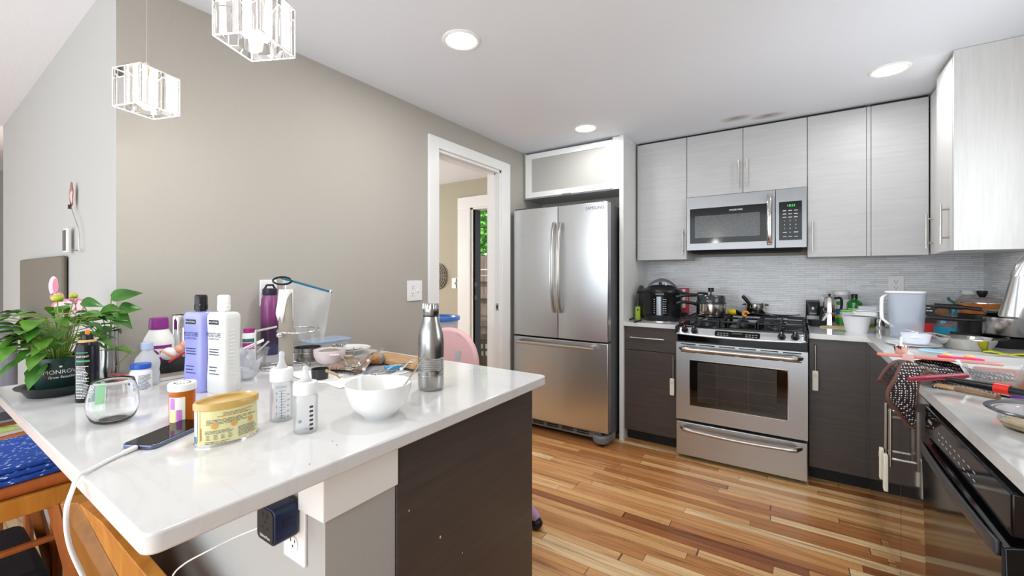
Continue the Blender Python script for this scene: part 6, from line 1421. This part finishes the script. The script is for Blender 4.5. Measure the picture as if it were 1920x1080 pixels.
# cookware stack at the right edge
p = Vector((3.138, -.70, ZT))
t = pthing('griddle_pan', 'low black pan under the steel saucepan at the right edge', 'pan', p); lathe_o('pan', [(0, 0), (.085, 0), (.098, .05), (.094, .05), (.082, .006), (0, .006)], M['black'], t, 40); obj('handle', G().tube([(-.092, 0, .044), (-.19, .0, .05)], .008, 8), M['black'], t)
p = Vector((3.15, -.70, ZT+.0515)); t = pthing('saucepan', 'steel saucepan with a long black handle at the right edge of the worktop', 'saucepan', p)
R_ = .088; hS = .095
lathe_o('pan', [(0, 0), (R_*.93, 0), (R_, .008), (R_, hS), (R_*1.04, hS+.002), (R_*.97, hS+.003), (R_*.96, .008), (0, .004)], M['steelb'], t, 48)
obj('handle', G().tube(smooth([(-R_*.98, 0, hS-.02), (-.14, -.01, hS-.024), (-.29, -.03, hS-.018)]), [.009]*8+[.013]*9, 10), M['black'], t)
t = pthing('skillet', 'black-handled steel skillet resting upside on the saucepan at the right edge', 'skillet', p+Vector((0, 0, hS+.005))); lathe_o('pan', [(0, 0), (.070, 0), (.090, .026), (.093, .028), (.088, .028), (.068, .004), (0, .004)], M['steelb'], t, 48); obj('handle', G().tube(smooth([(-.088, 0, .028), (-.16, -.005, .036), (-.26, -.02, .040)]), [.010]*8+[.014]*9, 10), M['black'], t)
q_ = p+Vector((-.055, .04, hS+.045)); t = pthing('glass_casserole', 'orange-filled casserole with a glass lid and black knob, on top of the skillet', 'casserole', Vector((3.125, -.44, ZT+.145)))
lathe_o('dish', [(0, 0), (.085, 0), (.105, .055), (.108, .058), (.102, .057), (.083, .004), (0, .004)], mat('orange_stew', 'B4622A', .35, vary=(20, 'D58A45')), t, 48); lathe_o('lid_rim', [(.104, .058), (.110, .059), (.110, .063), (.104, .063)], M['steelp'], t, 48); lathe_o('lid', fine([(.106, .062), (.08, .080), (.03, .090)])+[(0, .091)], M['clearp'], t, 40); lathe_o('knob', [(0, .09), (.012, .09), (.022, .112), (.022, .122), (.018, .126), (0, .126)], M['black'], t, 24)
obj('side_handle', G().tube([(-.10, -.02, .05), (-.125, -.02, .07), (-.13, -.02, .085)], .007, 8), mat('dark_teal_plastic', '1E5A50', .4), t)
t = pthing('stock_pot', 'tall dark pot under the orange casserole in the corner', 'pot', Vector((3.125, -.44, ZT))); lathe_o('pot', [(0, 0), (.09, 0), (.095, .008), (.095, .143), (.088, .143), (.088, .008), (0, .004)], M['black'], t, 40)
p = Vector((2.962, -.885, ZT)); t = pthing('frying_pan', 'wide steel frying pan with food scraps behind the sink', 'frying pan', p); R_ = .108
lathe_o('pan', [(0, 0), (R_*.72, 0), (R_*.76, .003), (R_*.98, .048), (R_*1.03, .052), (R_*1.02, .054), (R_*.95, .049), (R_*.72, .006), (0, .006)], M['steelp'], t, 56)
g = G(); R = random.Random(2)
for k in range(14): a = R.uniform(0, 6.28); r = R.uniform(0, .065); g.ell((r*math.cos(a), r*math.sin(a), .010), R.uniform(.008, .018), R.uniform(.006, .012), .006, 8, 5)
obj('food_scraps', g, mat('brown_scraps', '9A5A38', .6, vary=(40, 'C8483A')), t)['kind'] = 'stuff'
obj('handle', G().tube(smooth([(-R_*.98, .0, .048), (-.17, .02, .062), (-.22, .035, .068)]), .005, 8), M['steelp'], t); obj('handle', G().tube(smooth([(R_*.9, -.04, .05), (R_*1.2, -.03, .062), (R_*1.2, .03, .062), (R_*.9, .04, .05)]), .004, 8), M['black'], t)
p = tz(1712, 648); t = pthing('serving_plate', 'flat white plate under the small pale bowl, right of the pitcher', 'plate', p); lathe_o('plate', [(0, 0), (.075, 0), (.105, .010), (.106, .012), (.075, .005), (0, .004)], M['whitep'], t, 48)
t = pthing('pale_bowl', 'small pale blue-white bowl with a spout rim on the flat plate', 'bowl', p+Vector((.01, 0, .0125))); lathe_o('bowl', [(0, 0), (.042, 0), (.050, .010), (.058, .048), (.055, .048), (.047, .012), (0, .006)], mat('pale_blue_white', 'E4EAF4', .3), t, 40); obj('grip', G().box(-.02, -.063, .034, .02, -.055, .040), mat('pale_blue_grip', 'EFF3FA', .3), t, bevel=.002)
t = thing('whisk', 'thin wire whisk lying over the small pale bowl', 'whisk', (p.x, p.y, ZT+.066), FACE(p))
g = G()
for k in range(4): g.tube(smooth([(-.05, 0, 0), (-.02, .012*math.cos(k*PI/4), .012*math.sin(k*PI/4)), (.02, 0, .0), ], 5), .0012, 5)
obj('wires', g, M['steelp'], t); obj('handle', G().tube(smooth([(.02, 0, .0), (.07, 0, .004), (.13, 0, -.008)]), .003, 8), M['nickel'], t)
p = tz(1752, 660); t = pthing('container_lid', 'light blue translucent lid lying flat in front of the frying pan', 'lid', p+Vector((.0, .02, 0))); lathe_o('lid', [(0, 0), (.05, 0), (.052, .003), (.05, .006), (0, .005)], mat('light_blue_lid', 'A8D2EA', .3), t)
p = tz(1887, 664); t = pthing('yellow_cloth', 'yellow-green cloth scrap beside the frying pan', 'cloth', p, -.3); obj('cloth', G().grid(lambda u, v: (-.07+.14*u, -.03+.06*v, .003+.004*math.sin(9*u)), 12, 6), mat('yellow_green_cloth', 'C9C92A', .8), t, solid=.003)
p = tz(1895, 650); t = pthing('egg_beater', 'small dark-handled beater standing beside the frying pan', 'beater', p)
g = G()
for a in (0, PI/3, 2*PI/3): g.tube(smooth([(0, 0, .06), (.022*math.cos(a), .022*math.sin(a), .03), (0, 0, .004), (-.022*math.cos(a), -.022*math.sin(a), .03), (0, 0, .06)], 5), .0016, 6)
obj('wires', g, M['steelp'], t); obj('handle', G().cyl(.012, .06, .085), M['black'], t)
# --- at the sink: drying mats, tray, dish, tools
q = N('dotted_weave'); c_ = q.coord(); v1 = q.n('ShaderNodeTexVoronoi', {'Vector': c_, 'Scale': 135.0, 'Randomness': .2}).outputs[0]
q.l(q.ramp(v1, [(.30, 'EDE6DC'), (.38, '2A2024')]), q.p.inputs['Base Color']); q.p.inputs['Roughness'].default_value = .95; q.bump(v1, .4, .002); M['dots'] = q.m
brm = mat('brown_binding', '6A463C', .8)
def drape(label, y0, y1, x_in, drop, tip, seed, mtl):
    # mat lying on the worktop and folding over its front edge (x = XC) to hang down
    t = thing('drying_mat', label, 'drying mat', group='dotted drying mats at the sink')
    def f(u, v):
        s_ = v*(x_in+drop); yv = y0+(y1-y0)*u
        if s_ < x_in: x, z = XC+x_in-s_, ZT+.006
        else:
            k = s_-x_in; a = min(k/.022, PI/2); x = XC-.014*math.sin(a)-.004*(k > .02); z = ZT+.006-(.014*(1-math.cos(a)))-max(0, k-.03)
            w_ = max(0, (k-.03)/drop); yv = yv if tip is None else yv+(tip-yv)*w_*.62; x -= .012*math.sin(3.2*u+seed)*w_+.010*w_
        return (x, yv, z+.003*math.sin(9*u+seed)*(s_ < x_in))
    obj('mat', G().grid(f, 18, 34), mtl, t, solid=.007)
    for u in (0, 1): obj('binding', G().tube([f(u, j/24) for j in range(25)], .0052, 8), brm, t)
    obj('binding', G().tube([f(i/17, 1) for i in range(18)], .0052, 8), brm, t)
    return t
def hang(label, L_, R_c, mtl):
    t = thing('drying_mat', label, 'drying mat', group='dotted drying mats at the sink'); a = smooth(L_, 8); b = smooth(R_c, 8); n = len(a); nb = len(b)
    def f(u, v):
        i = round(v*(n-1)); p_ = a[i].lerp(b[min(i, nb-1)], u); return p_+Vector((-.006*math.sin(7*u)*v, 0, .003*math.sin(6*u)))
    obj('mat', G().grid(f, 16, n), mtl, t, solid=.008)
    for u in (0, 1): obj('binding', G().tube([f(u, j/(n-1)) for j in range(n)], .0055, 8), brm, t)
    obj('binding', G().tube([f(i/15, 1) for i in range(16)], .0055, 8), brm, t)
    return t
hang('dotted drying mat hanging lowest over the worktop edge to a point', [Vector((2.70, -1.75, .936)), Vector((2.64, -1.80, .950)), freept(1697, 679, 1.44), freept(1679, 708, 1.37), freept(1664, 742, 1.36), freept(1682, 770, 1.37), freept(1703, 797, 1.38)],
     [Vector((2.75, -1.90, .932)), Vector((2.68, -1.93, .940)), freept(1742, 697, 1.36), freept(1724, 716, 1.36), freept(1719, 745, 1.36), freept(1716, 775, 1.37), freept(1711, 800, 1.385)], M['dots'])
hang('dark folded drying mat, hanging behind and left of the pointed dotted one', [Vector((2.66, -1.66, .926)), freept(1690, 677, 1.53), freept(1671, 683, 1.50), freept(1656, 700, 1.48), freept(1648, 714, 1.47)], [Vector((2.68, -1.72, .926)), freept(1706, 684, 1.53), freept(1694, 700, 1.50), freept(1680, 716, 1.48), freept(1668, 724, 1.47)], mat('dark_dotted_back', '2C2527', .95, vary=(150, '6E655E')))
t = cloth('drying_mat', 'dotted drying mat lying flat under the knives on the worktop', 'drying mat', [Vector((2.64, -1.985, 0)), Vector((2.95, -2.035, 0)), Vector((2.95, -1.885, 0)), Vector((2.66, -1.875, 0))], .004, .003, M['dots'], .006, 3, 22, 10, 'mat')
q_ = cloth('dark_towel', 'dark speckled cloth spanning the sink under the pink tray', 'cloth', [Vector((2.625, -1.85, 0)), Vector((2.85, -1.87, 0)), Vector((2.85, -1.70, 0)), Vector((2.635, -1.62, 0))], .013, .03, M['dots'], .006, 6)
# pink tray
zc_ = ZT+.075; L0, L1 = freept(1642, 663, 1.60), freept(1884, 684, 1.37)
axis = (L1-L0).normalized(); midp = (L0+L1)/2; vd = (midp-Vector((CAMX, CAMY, CAMZ))).normalized(); nrm_ = axis.cross(vd).normalized(); nrm_ = nrm_ if nrm_.z > 0 else -nrm_; depth_ = nrm_.cross(axis).normalized(); depth_ = depth_ if depth_.y > 0 else -depth_
Mt = Matrix(((axis.x, depth_.x, nrm_.x, midp.x), (axis.y, depth_.y, nrm_.y, midp.y), (axis.z, depth_.z, nrm_.z, midp.z), (0, 0, 0, 1)))
t = thing('pink_tray', 'long salmon-pink tray tilted across the sink over the drying mats', 'tray', tuple(midp)); Li = (L1-L0).length
Mr = Mt.copy(); Mr.translation = (0, 0, 0)
g = G(); g.M = Mr; g.prism(rrect(Li, .20, .03, 6, 0, .10), -.006, .004); obj('tray', g, mat('salmon_plastic', 'EE8E80', .35), t, bevel=.003)
g = G(); g.M = Mr; g.prism(rrect(Li*.985, .19, .025, 6, 0, .10), .0045, .0055); obj('inner_surface', g, mat('pale_salmon', 'F4B0A4', .4), t)
g = G(); g.M = Mr; g.box(-.083, -.006, -.030, -.053, -.0025, .006); g.box(-.083, -.006, .0058, -.053, .03, .008); obj('hanging_clip', g, mat('pale_pink_card', 'F0C4BA', .5), t)
def on_tray(a, b, h=.006): return midp+Mr.to_3x3() @ Vector((a, b, h))
w0 = on_tray(-Li*.29, .05); t = thing('measuring_cup', 'small steel measuring cup holding a white spoon on the pink tray', 'measuring cup', tuple(w0)); lathe_o('cup', [(0, 0), (.016, 0), (.022, .032), (.020, .032), (.014, .003), (0, .003)], M['steelp'], t, 36)
t = thing('spoon', 'white spoon standing in the steel measuring cup on the pink tray', 'spoon', (w0.x, w0.y, w0.z+.008)); obj('spoon', G().tube([(0, 0, 0), (0, 0, .03), (.002, .01, .055)], [.005, .003, .004], 8), M['white'], t)
w0 = on_tray(Li*.19, .09); t = thing('silicone_mould', 'bright pink silicone mould with yellow blobs on the pink tray', 'mould', tuple(w0)); hp_ = mat('hot_pink_silicone', 'E8407E', .4)
g = G(); g.M = Mr; g.prism(rrect(.115, .05, .015), 0, .008); obj('mould', g, hp_, t, bevel=.003); g = G(); g.M = Mr
for x in (-.035, .022): g.ell((x, 0, .010), .014, .014, .007, 12, 8)
obj('yellow_blob', g, mat('pale_yellow_silicone', 'F0C860', .4), t)
# glass baking dish, tools
t = thing('glass_baking_dish', 'rectangular clear glass baking dish beside the sink, right side', 'baking dish', (2.785, -1.905, ZT+.014), -.05)
g = G(); lv = [(0, .58), (.0, .62), (.058, 1.0), (.062, 1.1), (.066, 1.1), (.066, .99), (.061, .95), (.006, .58), (.006, .5)]; V = []; F = []
for z, k in lv: pp = rrect(.145*k, .105*k, .02*k); n = len(pp); V += [(x, y, z) for x, y in pp]
for i in range(len(lv)-1):
    for j in range(n): F.append((i*n+j, i*n+(j+1) % n, (i+1)*n+(j+1) % n, (i+1)*n+j))
F += [tuple(range(n-1, -1, -1)), tuple((len(lv)-1)*n+j for j in range(n))]; g.add(V, F); obj('dish', g, thin_clear('baking_glass', op=.10, rough=.03), t)
def tool(name, label, cat, u0, v0, u1, v1, z0, z1, parts):
    a, b = tz(u0, v0, z0), tz(u1, v1, z1); t = thing(name, label, cat, tuple(a)); L = b-a
    for (nm, s0, s1, r0, r1, mt, fl) in parts:
        pa_, pb_ = L*s0, L*s1; g = G(); N_ = 8
        P_ = [pa_.lerp(pb_, i/N_) for i in range(N_+1)]; rr = [r0+(r1-r0)*i/N_ for i in range(N_+1)]
        g.tube(P_, rr, 12); g.v = [(x, y, (z-(L.z*0))*1) for x, y, z in g.v]
        if fl != 1: g.v = [(x, y, (pa_.z+pb_.z)/2+(z-(pa_.z+pb_.z)/2)*fl) for x, y, z in g.v]
        obj(nm, g, mt, t)
    return t
tool('spatula', 'dark red spatula handle crossing over the drying mats', 'spatula', 1704, 711, 1812, 704, .955, .965, (('handle', 0, .25, .006, .009, mat('crimson_plastic', '9C1F3A', .3), 1), ('shaft', .25, 1, .009, .008, bpy.data.materials['crimson_plastic'], 1)))
tool('wooden_spatula', 'flat brown wooden spatula lying nearest the worktop edge', 'spatula', 1758, 722, 1872, 745, ZT+.022, ZT+.026, (('blade', 0, .35, .013, .013, wdb, .45), ('handle', .35, 1, .013, .010, woodmat('brown_wood', '6E5436', '8A6C48', (20, 20, 4)), .7)))
tool('silicone_brush', 'black-handled tool with a bright red collar above the wooden spatula', 'kitchen tool', 1778, 712, 1930, 738, ZT+.040, ZT+.044, (('handle', 0, .62, .010, .016, M['black'], .9), ('collar', .62, .80, .016, .015, mat('bright_red_silicone', 'DD2C22', .3), .95), ('neck', .80, 1, .013, .010, M['black'], .9)))
tool('knife', 'purple-handled knife at the right edge behind the wooden spatula', 'knife', 1876, 737, 1960, 757, ZT+.016, ZT+.018, (('blade', 0, .3, .009, .010, M['steelp'], .3), ('handle', .3, 1, .010, .011, mat('purple_plastic', '6B2FA0', .35), .8)))
c0_ = tz(1935, 800); t = pthing('glass_lid_bowl', 'round glass bowl covered by a steel-rimmed glass lid, lowest at the right edge', 'bowl', Vector((2.745, -2.365, ZT)), 0)
lathe_o('bowl', [(0, 0), (.060, 0), (.072, .015), (.078, .040), (.074, .040), (.068, .016), (0, .005)], M['glass'], t, 48); lathe_o('rim', [(.082, .041), (.092, .041), (.094, .044), (.092, .047), (.084, .047)], mat('dark_steel_rim', '5E6468', .25, .9), t, 56); lathe_o('lid', fine([(.086, .046), (.06, .060), (.02, .066)])+[(0, .066)], M['clearp'], t, 40); lathe_o('food', [(0, .007), (.06, .007), (.066, .018), (0, .022)], mat('tan_food', 'B49A6C', .6, vary=(60, 'D8C7A0')), t, 32)
t = thing('copper_board', 'reddish wooden board standing in the sink behind the baking dish', 'cutting board', (2.93, -1.58, .734)); o = obj('board', G().box(-.10, -.012, 0, .16, .012, .20), woodmat('reddish_board', '9A5636', 'B4694A', (6, 20, 20)), t, bevel=.006); o.rotation_euler.x = -.25
